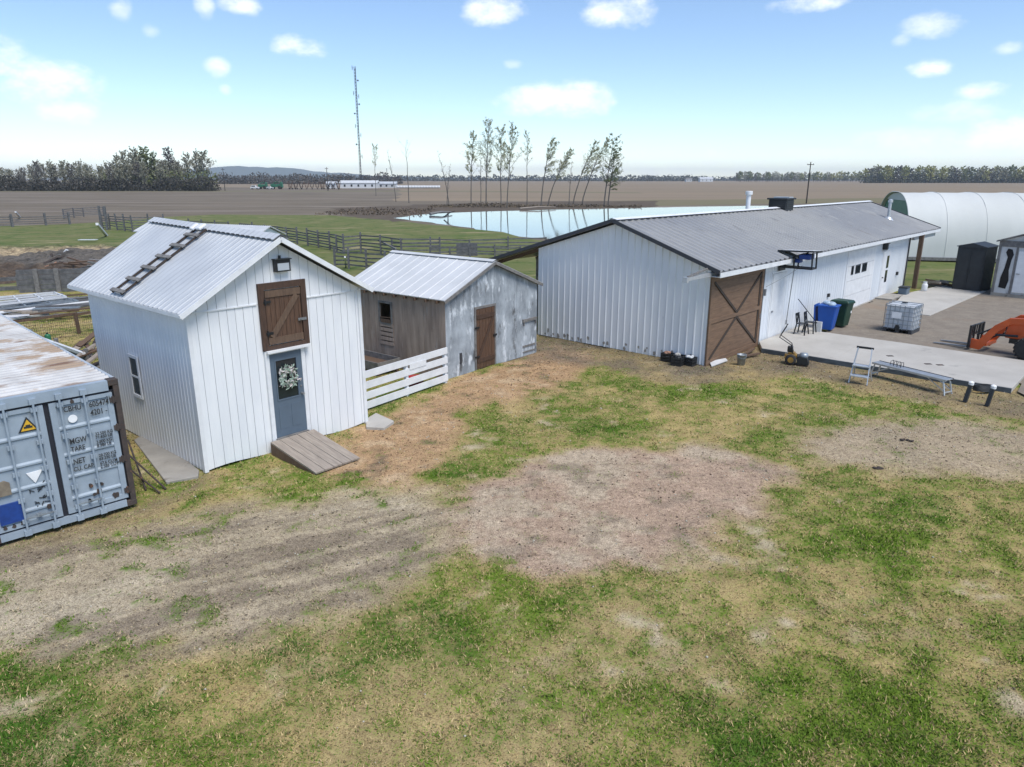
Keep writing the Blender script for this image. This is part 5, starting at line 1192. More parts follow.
for i,(px,py,h_) in enumerate(((101.5,228,2.9),(107.5,230,3.0))):
    m=MB(); q=at(px,py,GZ); m.bar((0,0,0),(.05,0,h_),.22); o=m.build('gate_post','fence_dark'); o.location=q; tag(o,['tall dark corral gate post, left of the pair','tall dark corral gate post, right of the pair'][i],'post','tall corral gate posts')
railfence('rail_fence',[P2(165,232),P2(230,236),P2(278,241),P2(308,246),P2(330,250),P2(344,254)],1.5,(.2,.45,.7,.95,1.2,1.45),'long dark corral fence curving behind the loft shed',sp=2.6,brk=.08)
railfence('rail_fence',[P2(344,254),P2(361,252),P2(381,254),P2(402,257),P2(440,256)],1.5,(.25,.55,.85,1.15,1.45),'dark corral fence behind the weathered shed roof',sp=2.6)
railfence('rail_fence',[P2(335,268),P2(349,269),P2(385,272)],1.3,(.3,.6,.9,1.2),'near dark pen fence between the two shed roofs',sp=2)
railfence('rail_fence',[P2(392,250),P2(470,251),P2(508,250),P2(546,249)],1.0,(.35,.65,1.0),'dark three rail fence behind the weathered shed ridge',sp=3.2)
railfence('rail_fence',[P2(430,259),P2(470,258),P2(520,258)],.9,(.3,.55,.85),'low dark pen fence beside the barn lean-to',sp=1.9)
m=MB(); 
for k in range(5): m.box(-.9+.05*k,.9-.1*k,-.05+k*.06,.0+k*.06,.0,1.1-.04*k)
o=m.build('pallet_stack','fence_dark'); o.location=at(467,256,GZ); tag(o,'dark stack of upright pallets against the fence behind weathered shed','pallets')
m=MB(); m.bar(at(378,240,.9),at(396,249,.7),.12); o=m.build('fallen_rail','wood_grey'); tag(o,'pale fallen rail slanting beside the weathered shed roof ridge','rail')
for i,(p,q_,w_) in enumerate(((at(97,224,1.6),at(107,236,GZ),.35),(at(15.5,212,1.4),at(20,217,GZ),.3),(at(346,267,GZ),at(345,257,.9),.16))):
    m=MB(); m.bar(p,q_,w_*.75,w_*.75); o=m.build('white_board','white_obj'); tag(o,['white board leaning at the corral corner left of loft shed','small white board leaning on the far left fence','short white stake between the two shed roofs'][i],'board')
# excavated bank with spoil
X0,X1,Y0,Y1=-62,-26,44,74
def bank_z(X,Y):
    e=ss(X0,X0+4,X)*ss(X1,X1-5,X)*ss(Y0,Y0+1.2,Y)*ss(Y1,Y1-6,Y)
    ridge=ss(46,50,Y+ (fbm(X,Y,5,7)-.5)*5)*ss(75,58,Y)
    heap=.55*np.exp(-(((X+33)/5.5)**2+((Y-54)/4)**2))*(fbm(X,Y,1.1,19,4)*1.8)
    return GZ-.02+e*(.55*ridge*(.5+1.0*fbm(X,Y,4,13))+heap+(fbm(X,Y,1.3,23,5,.65)-.5)*.9)
def bank_attr(X,Y):
    n=fbm(X,Y,2.2,33,5)-.5; n2=fbm(X,Y,.7,37,4)-.5
    t=ss(49,56,Y+n*6); tan=np.array((.40,.31,.19)); face_shade=np.array((.085,.06,.042)); br=np.array((.17,.11,.065)); gry=np.array((.12,.105,.09)); grn=np.array((.11,.13,.045))
    c=face_shade*(1-t)[...,None]+tan*t[...,None]; k=ss(.02,.2,n2+n*.5)[...,None]; c=c*(1-k*.7)+br*k*.7  # near face of the bank coloured dark for its shadow, top left tan
    h=np.exp(-(((X+33)/6.5)**2+((Y-54)/5)**2)); h=ss(.35,.6,h+n*.4)[...,None]; c=c*(1-h)+gry*h
    g=ss(63,70,Y+n*8)[...,None]; c=c*(1-g)+grn*g
    d=ss(.08,.25,-n2)[...,None]; c=c*(1-.55*d)
    return {'rubble':np.clip(c,.01,1)}
grid_ground('dirt_bank',X0,X1,Y0,Y1,.22,0,M['rubble_c'],bank_attr,bank_z)
def scat(label,cat,name,specs,group=None):
    pass
rr=random.Random(21)
for i in range(26):
    px=rr.uniform(46,108); py=rr.uniform(258,272); a=at(px,py,.6); l=rr.uniform(.5,1.8)
    m=MB(); m.bar((-l/2,0,0),(l/2,0,rr.uniform(-.3,.3)),rr.uniform(.07,.2),rr.uniform(.05,.12)); nm=['wood_old','fence_dark','brace_dark','rusty','wood_grey'][i%5]; o=m.build('scrap_timber',nm); o.location=a+Vector((0,0,rr.uniform(-.1,.35))); o.rotation_euler=(R(rr.uniform(-20,20)),0,R(rr.uniform(0,180)))
    tag(o,'dark scrap timber in the junk heap on the dirt bank','timber','scrap heap on the dirt bank')
for i,(px,py,mm,lb) in enumerate(((52,268,'peach','pale pink crumpled scrap on the junk heap'),(62,258,'white_obj','white bent pipe scrap on the junk heap'),(88,240,'white_obj','pale flat board lying on the bank crest'))):
    a=at(px,py,.55 if i<2 else .1); m=MB()
    if i==1: m.tube([(0,0,0),(.2,.0,.4),(.35,.1,.6),(.6,.1,.5)],.06,7)
    elif i==0:
        for k in range(5): m.bar((0,0,.2),(rr.uniform(-.4,.4),rr.uniform(-.2,.2),rr.uniform(.0,.4)),.10,.05)
    else: m.box(-.9,.9,-.3,.3,0,.06)
    o=m.build('scrap_piece',mm); o.location=a; tag(o,lb,'scrap')
# bunker wall of dark boards
a,b=at(30,294,0),at(100,291,0); a2=at(20,293.5,0); d_=b-a2
bw_=thing('board_wall',Vector((a2.x,a2.y,GZ)),math.degrees(math.atan2(d_.y,d_.x)),'dark board bunker wall with a post left of the loft shed','wall'); L=d_.length
for k in range(5): m=MB(); z=.02+k*.29; m.box(0,L,-.05+.01*(k%2),.05,z,z+.27); m.build('board','fence_dark',bw_)
for x in (1.0,L*.5,L-.3): m=MB(); m.box(x-.12,x+.12,-.18,-.06,0,1.5); m.build('post','wood_grey',bw_)
railfence('rail_fence',[P2(-50,297),P2(20,293)],.9,(.3,.8),'low dark rails at the left frame edge joining the board wall',rw=.22,sp=3)
# stacked gate panels / feeder panels on the ground
def panel(pts,z,label,matn,n=4,w_=.07,group=None,name='metal_gate',cat='gate panel'):
    a,b,c,d=[at(x,y,z) for x,y in pts]; o0=Vector((a.x,a.y,0)); t=thing(name,o0,0,label,cat,group)
    m=MB()
    for p,q_ in ((a,b),(b,c),(c,d),(d,a)): m.bar(p-o0,q_-o0,w_)
    m.build('frame',matn,t)
    m=MB()
    for k in range(1,n): m.bar(a.lerp(d,k/n)-o0,b.lerp(c,k/n)-o0,w_*.8)
    for k in range(1,4): m.bar(a.lerp(b,k/4)-o0,d.lerp(c,k/4)-o0,w_*.8)
    m.build('bar',matn,t); return t
panel([(-30,300),(54,292.5),(66,297),(-30,308)],.55,'pale metal gate panel lying flat on top of the panel stack','white_obj',3,.09,'gate panels stacked on the grass')
panel([(-30,305),(62,297.5),(78,301),(-30,312)],.40,'grey metal gate panel lying second in the panel stack','galv',3,.08,'gate panels stacked on the grass')
panel([(-30,309),(90,298),(92,302),(-30,317)],.25,'dark metal gate panel lying lowest in the panel stack','fence_dark',4,.09,'gate panels stacked on the grass')
for i,(p,q_,r,mm) in enumerate((((-20,309),(90,297),.07,'fence_dark'),((-20,315),(92,301.5),.06,'white_obj'),((-20,312),(92,303.5),.06,'fence_dark'))):
    m=MB(); m.tube([at(*p,.30),at(*q_,.30)],r,7); o=m.build('long_pipe',mm); tag(o,['dark long pipe lying along the top of the panel stack','white long pipe lying along the panel stack','dark long pipe lying nearest in the panel stack'][i],'pipe','long pipes on the panel stack')
slab('white_sheet',[at(-30,318,.15),at(48,310.5,.15),at(49,313.5,.15),at(20,317,.15),at(-30,324,.15)],.06,.16,'white_obj','white flat metal sheet lying on the grass in front of panels','sheet')
# pen
railfence('wood_pen',[P2(12,346),P2(80,337),P2(97,335)],.85,(.86,),'brown wooden pen rail with wire mesh behind the container','wood_old',sp=2.0,post=.11,rw=.10,over=.05,dz=0)
wn=[t for t in scene.objects if t.name.startswith('wood_pen')][0]; o0=wn.location.copy(); o0.z=0
m=MB(); a,b=at(12,346)-o0,at(97,335)-o0
for k in range(7): m.tube([a+Vector((0,0,.1+k*.12)),b+Vector((0,0,.1+k*.12))],.006,4)
for k in range(40): q_=a.lerp(b,k/40); m.tube([q_+Vector((0,0,.08)),q_+Vector((0,0,.84))],.005,4)
m.build('wire_mesh','rusty',wn)
a,b=at(6,326,.75),at(84,354,.75); o0=Vector((a.x,a.y,0)); dp_=b-a
pn=thing('plank_fence',o0,0,'grey plank fence with pale top rail running behind the container','fence')
m=MB(); m.bar(a-o0,b-o0,.10,.10); m.build('top_rail','white_obj',pn)
for k,z in enumerate((.15,.40,.60)): m=MB(); m.bar(Vector((0,.06,z)),Vector((dp_.x,dp_.y+.06,z)),.04,.2); m.build('board','fence_dark',pn)
for f in (0,.33,.66,1): m=MB(); q_=Vector((dp_.x,dp_.y,0))*f; m.bar(q_+Vector((0,.12,0)),q_+Vector((0,.12,.9)),.1); m.build('post','wood_grey',pn)
gc=thing('green_drum',at(50.5,352,0),0,'small green canister standing at the plank fence behind container','canister')
m=MB(); m.lathe([(.09,0),(.10,.03),(.10,.62),(.08,.68),(.03,.70)],n=12); m.build('body','paintgreen',gc,True); m=MB(); m.lathe([(.035,.70),(.035,.75)],n=10); m.build('cap','black',gc)
rr=random.Random(31)
for i in range(14):
    px=rr.uniform(74,100); py=rr.uniform(352,378); l=rr.uniform(.8,1.7); a=at(px,py,.1)
    m=MB(); m.bar((-l/2,0,0),(l/2,0,rr.uniform(-.1,.5)),rr.uniform(.12,.22),.05); o=m.build('scrap_plank',['wood_old','ramp','brace_dark'][i%3]); o.location=a+Vector((0,0,.08+.04*i%.5)); o.rotation_euler=(R(rr.uniform(-15,15)),0,R(rr.uniform(60,170)))
    tag(o,'broken brown plank in the heap between container and loft shed','plank','plank heap behind the container')

for i,(px,py,s_) in enumerate(((905,440,.08),(912,441,.06),(877,468,.10))):
    m=MB(); rr=random.Random(i+40)
    for k in range(6): m.lathe([(.0,-.02),(s_*.5,.0),(s_*.42,s_*.22),(0,s_*.34)],(rr.uniform(-s_,s_),rr.uniform(-s_*.6,s_*.6),0),n=7)
    o=m.build('soil_clod','brace_dark'); o.location=at(px,py,.04); tag(o,['dark clod of soil on the pale bare patch, left of a close pair','dark clod of soil on the pale bare patch, right of a close pair','largest dark clod of soil at the edge of pale bare patch'][i],'clod')

rr=random.Random(91)
for i in range(22):
    px=rr.uniform(-5,84); py=rr.uniform(297,318); a=at(px,py,.1); l=rr.uniform(1.6,3.6)
    m=MB(); m.bar((-l/2,0,0),(l/2,0,0),rr.uniform(.10,.22),rr.uniform(.04,.10)); o=m.build('stacked_board',['wood_grey','fence_dark','wood_old','galv','ramp'][i%5]); o.location=a+Vector((0,0,.10+.03*(i%9))); o.rotation_euler=(R(rr.uniform(-4,4)),R(rr.uniform(-3,3)),R(rr.uniform(8,40)))
    tag(o,'loose board in the stacked lumber behind the container and loft shed','board','stacked lumber behind the container')
# ================================================================== TREES
def leafcard(vs,fs,cs,c,s,colr,r):
    a=Vector((r.gauss(0,1),r.gauss(0,1),r.gauss(0,1))); a.normalize(); b=a.cross(Vector((r.gauss(0,1),r.gauss(0,1),r.gauss(0,1)))); b.normalize()
    k=len(vs); vs+= [c-a*s,c+b*s*.6,c+a*s,c-b*s*.6]; fs.append((k,k+1,k+2,k+3)); cs+= [colr]*4
def tree_parts(seed,h,lean=(0,0),r0=.16,first=.35,nl=16,spread=.22,up=.9,leaf=.22,nleaf=14,cols=((.10,.11,.06),(.16,.16,.09)),twist=.6,wind=0.0,shrubby=0,taper=.12,drop=0):
    r=random.Random(seed); tm=MB(); vs=[];fs=[];cs=[]
    pts=[];rs=[]; n=9
    for i in range(n+1):
        t=i/n; pts.append(Vector((lean[0]*t**1.4+r.uniform(-1,1)*.012*h*t,lean[1]*t**1.4+r.uniform(-1,1)*.012*h*t,h*t*.97))); rs.append(r0*(1-t)**.8+r0*taper)
    tm.tube(pts,rs,6)
    def P(t):
        f=t*n; i=min(int(f),n-1); return pts[i].lerp(pts[i+1],f-i),rs[i]
    for k in range(nl):
        t=first+(1-first)*(k+r.random())/nl; t=min(t,.985); p,rr_=P(t); az_=k*2.4+r.uniform(-.5,.5)
        ln=h*spread*(1.15-.75*((t-first)/(1-first)))*r.uniform(.6,1.25)*(1 if t>first+.08 else .6)
        d=Vector((math.cos(az_)+wind,math.sin(az_),up*r.uniform(.6,1.3))).normalized(); q=[p]; cur=p
        for j in range(3):
            d=(d+Vector((r.uniform(-.25,.25)+wind*.12,r.uniform(-.25,.25),r.uniform(-.05,.3)-drop))).normalized(); cur=cur+d*ln/3; q.append(cur)
        tm.tube(q,[rr_*.42,rr_*.32,rr_*.22,rr_*.10],4,False)
        subs=[]
        for j in range(4):
            i2=r.choice((1,2,2,3)); s0=q[i2]; d2=(d+Vector((r.gauss(0,.6),r.gauss(0,.6),r.gauss(.15,.4)))).normalized(); e=s0+d2*ln*r.uniform(.25,.5); tm.tube([s0,s0.lerp(e,.5)+Vector((0,0,.03*ln)),e],[rr_*.17,rr_*.12,rr_*.06],3,False); subs.append((s0,e))
        dens=r.choice((.3,.8,1.0,1.3))
        for j in range(int(nleaf*dens)):
            s0,e=r.choice(subs+[(q[1],q[3])]); c=s0.lerp(e,r.uniform(.25,1.1))+Vector((r.gauss(0,.05),r.gauss(0,.05),r.gauss(0,.05)))*ln
            c1,c2=cols; f=r.random(); leafcard(vs,fs,cs,c,leaf*r.uniform(.6,1.3),(c1[0]+(c2[0]-c1[0])*f,c1[1]+(c2[1]-c1[1])*f,c1[2]+(c2[2]-c1[2])*f,1),r)
    return tm,(vs,fs,cs)
def make_tree(name,label,cat,loc,group,bark,matl='leaf',**kw):
    t=thing(name,loc,0,label,cat,group); tm,(vs,fs,cs)=tree_parts(**kw); tm.build('trunk',bark,t)
    if vs: m=MB(); m.add(vs,fs); m.build('crown',matl,t,attr=cs)
    return t
GREYG=((.25,.245,.18),(.37,.355,.26)); POP=((.28,.29,.16),(.42,.42,.25)); GREEN=((.125,.15,.06),(.20,.22,.095)); BUD=((.34,.35,.11),(.44,.41,.17)); TWIG=((.155,.14,.125),(.23,.21,.185))
# pond-side poplars: px, py(base), py(top), lean px at top, kind
pond=[(376,196,145,1,'s'),(396,202,150,-6,'b'),(409,203,143,-1,'v'),(449,206,152,-9,'b'),(447,207,165,4,'b'),(471,207,134,3,'g'),(481,206,152,0,'b'),(486,206,124,3,'G'),(501,206,130,0,'g'),(507,208,128,6,'g'),(527,205,133,0,'s'),
      (541,206,139,9,'w'),(548,206,150,20,'w'),(569,204,160,2,'b'),(573,205,142,20,'w'),(582,205,140,22,'w'),(604,206,136,8,'W'),(608,206,150,6,'W')]
nm={'s':'slender lightly leafed poplar','b':'thin almost bare tree','v':'thin tree with a forked bare top','g':'tall thin poplar with airy crown','G':'tallest full crowned poplar','w':'wind bent leaning tree','W':'leaning tree with drooping leafy branches'}
order=['first','second','third','fourth','fifth','sixth','seventh','eighth','ninth','tenth','eleventh','twelfth','thirteenth','fourteenth','fifteenth','sixteenth','seventeenth','last']
for i,(px,py,pt_,ln,k) in enumerate(pond):
    b=at(px,py,GZ); h=(hz_at(pt_,b.y,px)-GZ)*1.02; lx=ln*b.y/F
    kw=dict(seed=100+i,h=h,lean=(lx,0),r0=.13,first=.40,nl=32,spread=.20,up=1.3,leaf=.115,nleaf=85,cols=POP)
    if k=='b': kw.update(nleaf=6,nl=12,spread=.13,r0=.11,cols=TWIG)
    if k=='v': kw.update(nleaf=9,nl=7,first=.72,spread=.24,r0=.13)
    if k=='s': kw.update(nl=18,nleaf=60,first=.55,spread=.16,r0=.12)
    if k=='G': kw.update(nl=44,nleaf=75,first=.36,spread=.20,r0=.16)
    if k=='w': kw.update(wind=.9,nl=36,nleaf=75,first=.45,spread=.20,up=.8,r0=.16)
    if k=='W': kw.update(wind=.4,nl=40,nleaf=80,first=.28,spread=.19,up=.6,cols=GREEN,r0=.16,drop=.18)
    make_tree('poplar_tree',f'{nm[k]} on the pond bank, {order[i]} from the left','tree',b,'trees along the pond bank','bark_pale',**kw)
# left shelter belt
random.seed(3)
protos=[]
for i in range(7):
    c=[GREYG,GREYG,GREEN,TWIG,GREYG,GREEN,TWIG][i]
    kw=dict(seed=300+i,h=15,r0=.22,first=.20,nl=44,spread=.27,up=1.1,leaf=.24,nleaf=60 if c is not TWIG else 44,cols=c)
    protos.append(kw)
made={}
def belt_tree(kind,loc,h,rz,label,group,name='shelter_tree',wide=1.0,base=protos,bank=made,bark='bark'):
    if (name,kind) not in bank:
        t=make_tree(name,label,'tree',loc,group,bark,**base[kind]); bank[(name,kind)]=t
    else:
        t=copy_tree(bank[(name,kind)]); t['label']=label
    s=h/base[kind]['h']; t.location=loc; t.rotation_euler=(0,0,rz); t.scale=(s*wide,s*wide,s); return t
rr=random.Random(17)
spec=[]
for i in range(64):
    px=-70+i*4.05+rr.uniform(-2,2); Y=rr.uniform(392,425); top=161+rr.uniform(-1,6)
    if px<35: top+=3
    if px>205: top=168+rr.uniform(0,5)
    spec.append((px,Y,top,rr.choice((0,1,3,4,6,0,1,4))))
for px,top,k in ((128,152,1),(138,150,4),(150,149,2),(143,153,5),(157,155,2),(172,149,3),(190,155,4),(199,152,0),(206,152,1),(181,162,6),(120,156,0)): spec.append((px,rr.uniform(398,415),top,k))
for (px,Y,top,k) in spec:
    X=far(px,Y); h=hz_at(top,Y)-GZ
    belt_tree(k,(X,Y,GZ),h,rr.uniform(0,6.28),'greyish spring tree in the dense shelter belt beyond the ploughed field at left','shelter belt trees at left',wide=rr.uniform(.9,1.25))
def thicket(name,label,x0,x1,y0,y1,h0,h1,n,leaf,cols,seed,xs=None,stems=0):
    r=random.Random(seed); vs=[];fs=[];cs=[]; m=MB()
    for i in range(n):
        X=r.uniform(x0,x1); Y=r.uniform(y0,y1); hh=h0+(h1-h0)*(.5+.5*math.sin(X*.21+seed)*math.sin(X*.083+2)); z=hh*r.random()**1.5
        f=r.random(); c=[a+(b-a)*f for a,b in zip(*cols)]; leafcard(vs,fs,cs,Vector((X,Y,GZ+z)),leaf*r.uniform(.6,1.4),(*c,1),r)
    m.add(vs,fs); o=m.build(name,'leaf',attr=cs); tag(o,label,'undergrowth',kind='stuff'); return o
xa,xb=far(-90,395),far(216,395)
thicket('undergrowth','dark dense undergrowth at the foot of left shelter belt',xa,xb,388,402,3.2,8.2,15000,.55,((.036,.036,.032),(.085,.078,.064)),5)
thicket('undergrowth','green budding brush inside the left shelter belt',far(95,400),far(212,400),398,412,7,12,4200,.55,GREEN,6)
thicket('pond_brush','brown brush along the far pond bank',far(430,172),far(640,172),168,176,.2,.9,2200,.22,((.11,.085,.06),(.17,.135,.09)),9)
thicket('pond_brush','scattered brown weeds left of the pond',far(338,150),far(432,150),132,158,.2,.7,800,.20,((.09,.07,.05),(.16,.12,.08)),10)
# far wood at right: trees one can tell apart in front, a mass behind
protos2=[]
for i in range(5):
    c=[GREYG,BUD,((.15,.175,.07),(.23,.245,.11)),BUD,TWIG][i]; protos2.append(dict(seed=500+i,h=16,r0=.3,first=.12,nl=26,spread=.30,up=.8,leaf=.62,nleaf=34,cols=c))
made2={}
for i in range(70):
    px=864+i*2.75+rr.uniform(-1,1); Y=rr.uniform(1080,1130); top=167.5+rr.uniform(-1.5,3.0)
    k=rr.choice((0,0,2,4,1)) if not 915<px<950 else rr.choice((1,3,1,0))
    belt_tree(k,(far(px,Y),Y,GZ),hz_at(top,Y),rr.uniform(0,6),'spring tree in the far wood beyond the field at right','far wood trees at right','wood_tree',rr.uniform(1.0,1.4),protos2,made2)
thicket('undergrowth','dark understorey of the far wood at right',far(862,1105),far(1075,1105),1085,1120,8,13,5200,1.6,((.055,.06,.045),(.10,.10,.065)),12)
for i in range(48):
    px=736+i*2.65+rr.uniform(-1,1); Y=rr.uniform(1480,1560); top=173+rr.uniform(-1.2,1.2); k=rr.choice((1,3,0,2)) if px>800 else rr.choice((0,2,4))
    belt_tree(k,(far(px,Y),Y,GZ),hz_at(top,Y),rr.uniform(0,6),'small distant tree in the low hedge line behind the utility pole','distant hedge line trees','hedge_tree',rr.uniform(1.1,1.6),protos2,made2)
thicket('far_woods','thin band of distant woods along the horizon',far(215,1900),far(700,1900),1850,1950,9,17,9000,2.6,((.060,.062,.055),(.10,.098,.082)),14)
thicket('far_woods','thin band of distant woods on the right horizon',far(640,2300),far(880,2300),2250,2350,9,15,3500,2.8,((.060,.062,.055),(.10,.098,.08)),15)
thicket('far_woods','grey bare tree belt behind the distant farm machinery',far(216,900),far(400,900),880,930,6,14,5200,1.3,((.070,.062,.055),(.11,.098,.085)),16)
# hills
me=MB(); hv=[];hf=[]
n=160
for j,(Y,kk) in enumerate(((6200,0),(6700,1),(7400,.2))):
    for i in range(n+1):
        px=-300+i*1400/n; X=(px-512)/F*Y/1.0*1.0; e=math.exp(-((px-255)/95)**2)*1.0
        zz=GZ-1+kk*(95*e+18*math.exp(-((px-300)/240)**2)+5*math.sin(px*.11)+3*math.sin(px*.31)); hv.append((X,Y,max(GZ-1,zz)))
for j in range(2):
    for i in range(n): a=j*(n+1)+i; hf.append((a,a+1,a+n+2,a+n+1))
me.add(hv,hf); hm=mat('far_hill_woods',(.055,.07,.045),(.08,.085,.06),.004,rough=1); tag(me.build('hills',hm,None,True),kind='structure')

# ================================================================== TOWER, POLES, FAR FARM
Yt=520; Xt=far(361.5,Yt); th=hz_at(66,Yt)
tw=thing('radio_tower',(Xt,Yt,GZ),0,'tall thin lattice radio tower rising over the far fields','tower')
m=MB(); s=.65; tri=[(s*math.cos(a),s*math.sin(a)) for a in (R(90),R(210),R(330))]
for (x,y) in tri: m.tube([(x,y,0),(x,y,th)],.10,4)
m.build('mast_leg','tower',tw)
m=MB(); z=0; k=0
while z<th-2:
    for i in range(3):
        a,b=tri[i],tri[(i+1)%3]; m.tube([(a[0],a[1],z),(b[0],b[1],z+2)],.075,3,False); m.tube([(b[0],b[1],z),(a[0],a[1],z+2)],.06,3,False)
    z+=2; k+=1
m.build('lattice','tower',tw)
rr=random.Random(6)
for z in (th-1,th-9,th-17,th-19,th-24,th-30,th-38,th-44,th-50,th-58):
    m=MB(); sg=rr.choice((-1,1)); m.bar((0,0,z),(sg*1.9,-.3,z),.12); m.lathe([(.1,-.3),(.55,-.1),(.6,.1),(.1,.3)],(sg*1.7,-.5,z),'y',10) if rr.random()<.45 else m.box(sg*1.7-.16,sg*1.7+.16,-.5,-.2,z-1.3,z+1.3); m.build('antenna','tower',tw)
def upole(px,Y,top,label,arm=True,w_=.16):
    X=far(px,Y); h=hz_at(top,Y); p=thing('utility_pole',(X,Y,GZ),0,label,'utility pole'); m=MB(); m.tube([(0,0,0),(.0,0,h)],[w_*1.2,w_*.8],8); m.build('pole','pole',p)
    if arm: m=MB(); m.box(-.9,.9,-.08,.08,h-.75,h-.58); m.build('crossarm','pole',p); m=MB(); [m.lathe([(.05,h-.58),(.07,h-.45),(.03,h-.32)],(x,0,0),n=6) for x in (-.75,.0,.75)]; m.build('insulator','grey_metal',p)
    return p
upole(806.5,196,161.5,'dark wooden utility pole standing in the field behind the barn roof')
upole(225,400,168,'distant utility pole just right of the left shelter belt',True,.18); upole(328,395,167,'distant utility pole in front of the far white farm buildings',True,.18)
upole(387.5,560,168,'thin distant utility pole right of the radio tower',False,.2)
# machinery row
def vehicle(name,px,Y,w_,h,d,label,cat,body,cabin=None):
    X=far(px,Y); t=thing(name,(X,Y,GZ),0,label,cat)
    m=MB(); m.box(-w_/2,w_/2,-d/2,d/2,.45,h*.62); m.build('body',body,t,bevel=.15)
    m=MB(); m.prism([(-w_*.40,h*.62),(w_*.18,h*.62),(w_*.10,h),(-w_*.36,h)],-d*.45,d*.45,lambda x,z,y:(x,y,z)); m.build('cab',cabin or body,t,bevel=.08)
    m=MB(); m.box(-w_*.33,w_*.08,-d*.46,-d*.451,h*.68,h*.93); m.build('window','glass',t)
    for x in (-w_*.3,w_*.3):
        for y in (-d/2,d/2): m=MB(); m.lathe([(.1,-.12),(.42,-.12),(.42,.12),(.1,.12)],(x,y,.42),'y',12); m.build('wheel','tyre',t)
    return t
vehicle('parked_van',255,455,5.2,2.3,2.0,'white van parked farthest left in the distant machinery row','van','white_obj')
vehicle('parked_car',270,458,4.4,1.7,1.9,'white car parked in front of the green farm machines','car','white_obj')
def farmmachine(px,Y,w_,h,label,body):
    X=far(px,Y); t=thing('farm_machine',(X,Y,GZ),0,label,'farm machine'); m=MB(); m.box(-w_*.45,w_*.3,-1.4,1.4,1.2,h*.7); m.prism([(w_*.30,1.0),(w_*.5,1.0),(w_*.45,h),(w_*.28,h)],-1,1,lambda x,z,y:(x,y,z)); m.build('body',body,t,bevel=.15)
    m=MB(); m.tube([(-w_*.3,0,h*.7),(-w_*.1,0,h*.95),(w_*.2,-1.5,h*.98)],.25,8); m.build('auger',body,t)
    for x,r in ((-w_*.3,.7),(w_*.25,1.0)):
        for y in (-1.5,1.5): m=MB(); m.lathe([(.2,-.25),(r,-.25),(r,.25),(.2,.25)],(x,y,r),'y',16); m.build('wheel','tyre',t)
    return t
farmmachine(263,462,6,4.2,'green combine with auger left in the distant machinery row','gh_green'); farmmachine(277,466,8,4.4,'green harvester beside the combine in the distant machinery row','gh_green')
lab=['leftmost','second','third','fourth','fifth','sixth','seventh','eighth','ninth','rightmost']
for i in range(10):
    px=291+i*5.3; Y=455+rr.uniform(-4,6); X=far(px,Y); t=thing('tillage_implement',(X,Y,GZ),rr.uniform(-20,20),f'dark red folded tillage implement in the distant row, {lab[i]} of ten','implement','folded implements in the distant row')
    m=MB()
    for s_ in (-1,1): m.bar((s_*.4,0,.8),(s_*1.5,.4,4.6+rr.uniform(-.6,.6)),.22); m.bar((s_*.4,-1.2,.8),(s_*1.5,-.9,4.2),.22)
    for z in (1.6,2.6,3.6): m.bar((-1.2,.2,z),(1.2,.2,z),.14); m.bar((-1.2,-1,z),(1.2,-1,z),.14)
    m.build('wing_frame','rusty' if i%3 else 'wood_brown',t); m=MB(); m.box(-.5,.5,-2.5,2.5,.6,.85); m.build('main_frame','rusty',t)
    for y in (-1.5,1.5): m=MB(); m.lathe([(.1,-.15),(.5,-.15),(.5,.15),(.1,.15)],(0,y,.5),'x',12); m.build('wheel','tyre',t)
def farbuilding(px0,px1,Y,h,d,label,wallm,roofm,cat='building',name='farm_building',n=3):
    X0,X1=far(px0,Y),far(px1,Y); L=X1-X0; t=thing(name,((X0+X1)/2,Y,GZ),0,label,cat); m=MB(); m.box(-L/2,L/2,0,d,0,h*.68); m.build('wall',wallm,t)
    m=MB(); m.prism([(-.4,h*.66),(d/2,h),(d+.4,h*.66),(d/2,h*.80)],-L/2-.4,L/2+.4,lambda y,z,x:(x,y,z)); m.build('roof',roofm,t)
    for k in range(n): x=-L/2+L*(k+.7)/(n+.4); m=MB(); m.box(x-.6,x+.6,-.06,-.003,h*.2,h*.48); m.build('window','glass',t)
    return t
farbuilding(326,336,500,4.5,6,'small white trailer behind the folded implements','white_obj','roof_white',n=2)
farbuilding(340,377,505,5.2,9,'long white farm building behind the radio tower foot','white_obj','roof_pale',n=5)
farbuilding(377,396,520,4.4,8,'pale grey low farm building right of the long white one','old_white','roof_white',n=3)
for i in range(15):
    px=398+i*2.9; Y=500; X=far(px,Y); m=MB(); m.lathe([(.02,-1.0),(.85,-1.0),(.95,-.85),(.95,.85),(.85,1.0),(.02,1.0)],(0,0,.93),'x',14); o=m.build('wrapped_bale','white_obj',None,True); o.location=(X,Y,GZ); tag(o,'white wrapped round bale in the distant row right of farm buildings','bale','wrapped bales in a distant row')
farbuilding(700,713,1500,9,14,'distant white farmstead roof on the horizon right of centre','white_obj','roof_pale',n=3); farbuilding(686,692,1520,8,12,'tiny distant house on the horizon left of white farmstead','old_white','wood_grey',n=2)
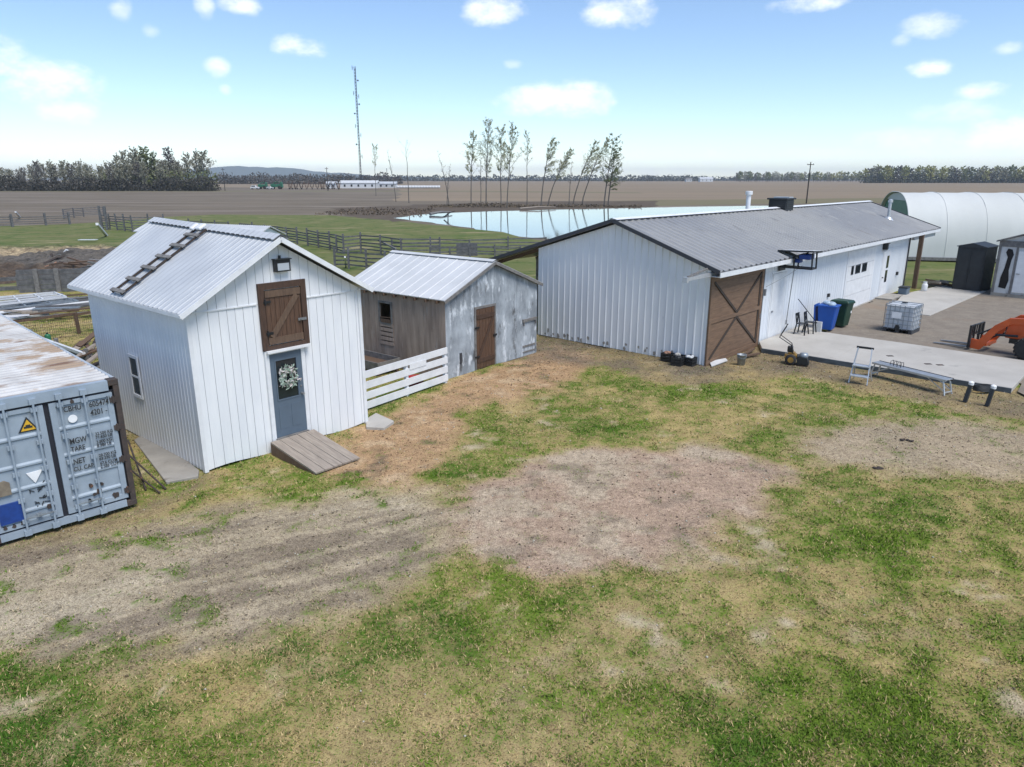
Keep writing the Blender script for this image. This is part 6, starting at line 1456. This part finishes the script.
# driftwood by the pond
for i,(p,q_,r) in enumerate((((430,214),(452,212),.25),((520,208.5),(556,207),.18),((444,217),(455,211),.12))):
    m=MB(); a,b=at(*p,.15),at(*q_,.25 if i!=2 else 1.2); mid_=a.lerp(b,.5)+Vector((0,0,.2)); m.tube([a,mid_,b],[r,r*.8,r*.4],7); o=m.build('fallen_log',['wood_grey','ramp','bark'][i]); tag(o,['pale fallen log at the left tip of the pond','pale log lying on the far pond bank','dark branch sticking out of the pond tip'][i],'log')

# ================================================================== AIR
if HZ:
    m=MB(); m.box(-9400,9400,-400,9400,GZ-1,125); o=m.build('haze','leaf'); o.data.materials.clear()
    hzm=bpy.data.materials.new('thin_haze'); hzm.use_nodes=True; n_=hzm.node_tree; n_.nodes.remove(n_.nodes['Principled BSDF']); pv=n_.nodes.new('ShaderNodeVolumePrincipled'); pv.inputs['Density'].default_value=1.15e-4; pv.inputs['Color'].default_value=(.80,.90,1,1)
    n_.links.new(pv.outputs['Volume'],n_.nodes['Material Output'].inputs['Volume']); o.data.materials.append(hzm); tag(o,'thin pale air between the yard and the horizon','haze',kind='stuff')

# ================================================================== pieces that merely share a builder become meshes of their own
def split_loose(o):
    me=o.data; bm=bmesh.new(); bm.from_mesh(me); bm.verts.ensure_lookup_table(); seen=set(); comps=[]
    for v in bm.verts:
        if v.index in seen: continue
        st=[v]; seen.add(v.index); comp=[]
        while st:
            x=st.pop(); comp.append(x.index)
            for e in x.link_edges:
                y=e.other_vert(x)
                if y.index not in seen: seen.add(y.index); st.append(y)
        comps.append(set(comp))
    bm.free()
    if len(comps)<2: return
    for c in comps:
        idx=sorted(c); mp={k:i for i,k in enumerate(idx)}
        nm_=bpy.data.meshes.new(o.name.split('.')[0]); nm_.from_pydata([tuple(me.vertices[k].co) for k in idx],[],[tuple(mp[k] for k in p.vertices) for p in me.polygons if p.vertices[0] in c]); nm_.update()
        n2=bpy.data.objects.new(o.name.split('.')[0],nm_); col.objects.link(n2); n2.parent=o.parent; n2.matrix_local=o.matrix_local
        for mm in me.materials: nm_.materials.append(mm)
    bpy.data.objects.remove(o)
for o in list(scene.objects):
    if o.type=='MESH' and o.parent and not o.children and o.name.split('.')[0] in {'corner_trim','corner_post','gable_trim','end_wall','top_rail','bottom_rail','outlet_box','floor_socket','door_step','porch_beam','trim_strip','ridge_hook','door_frame','jamb_trim','garage_frame','crossarm','insulator','hatch_rail','broken_board','ridge_closure','rafter_end'}: split_loose(o)
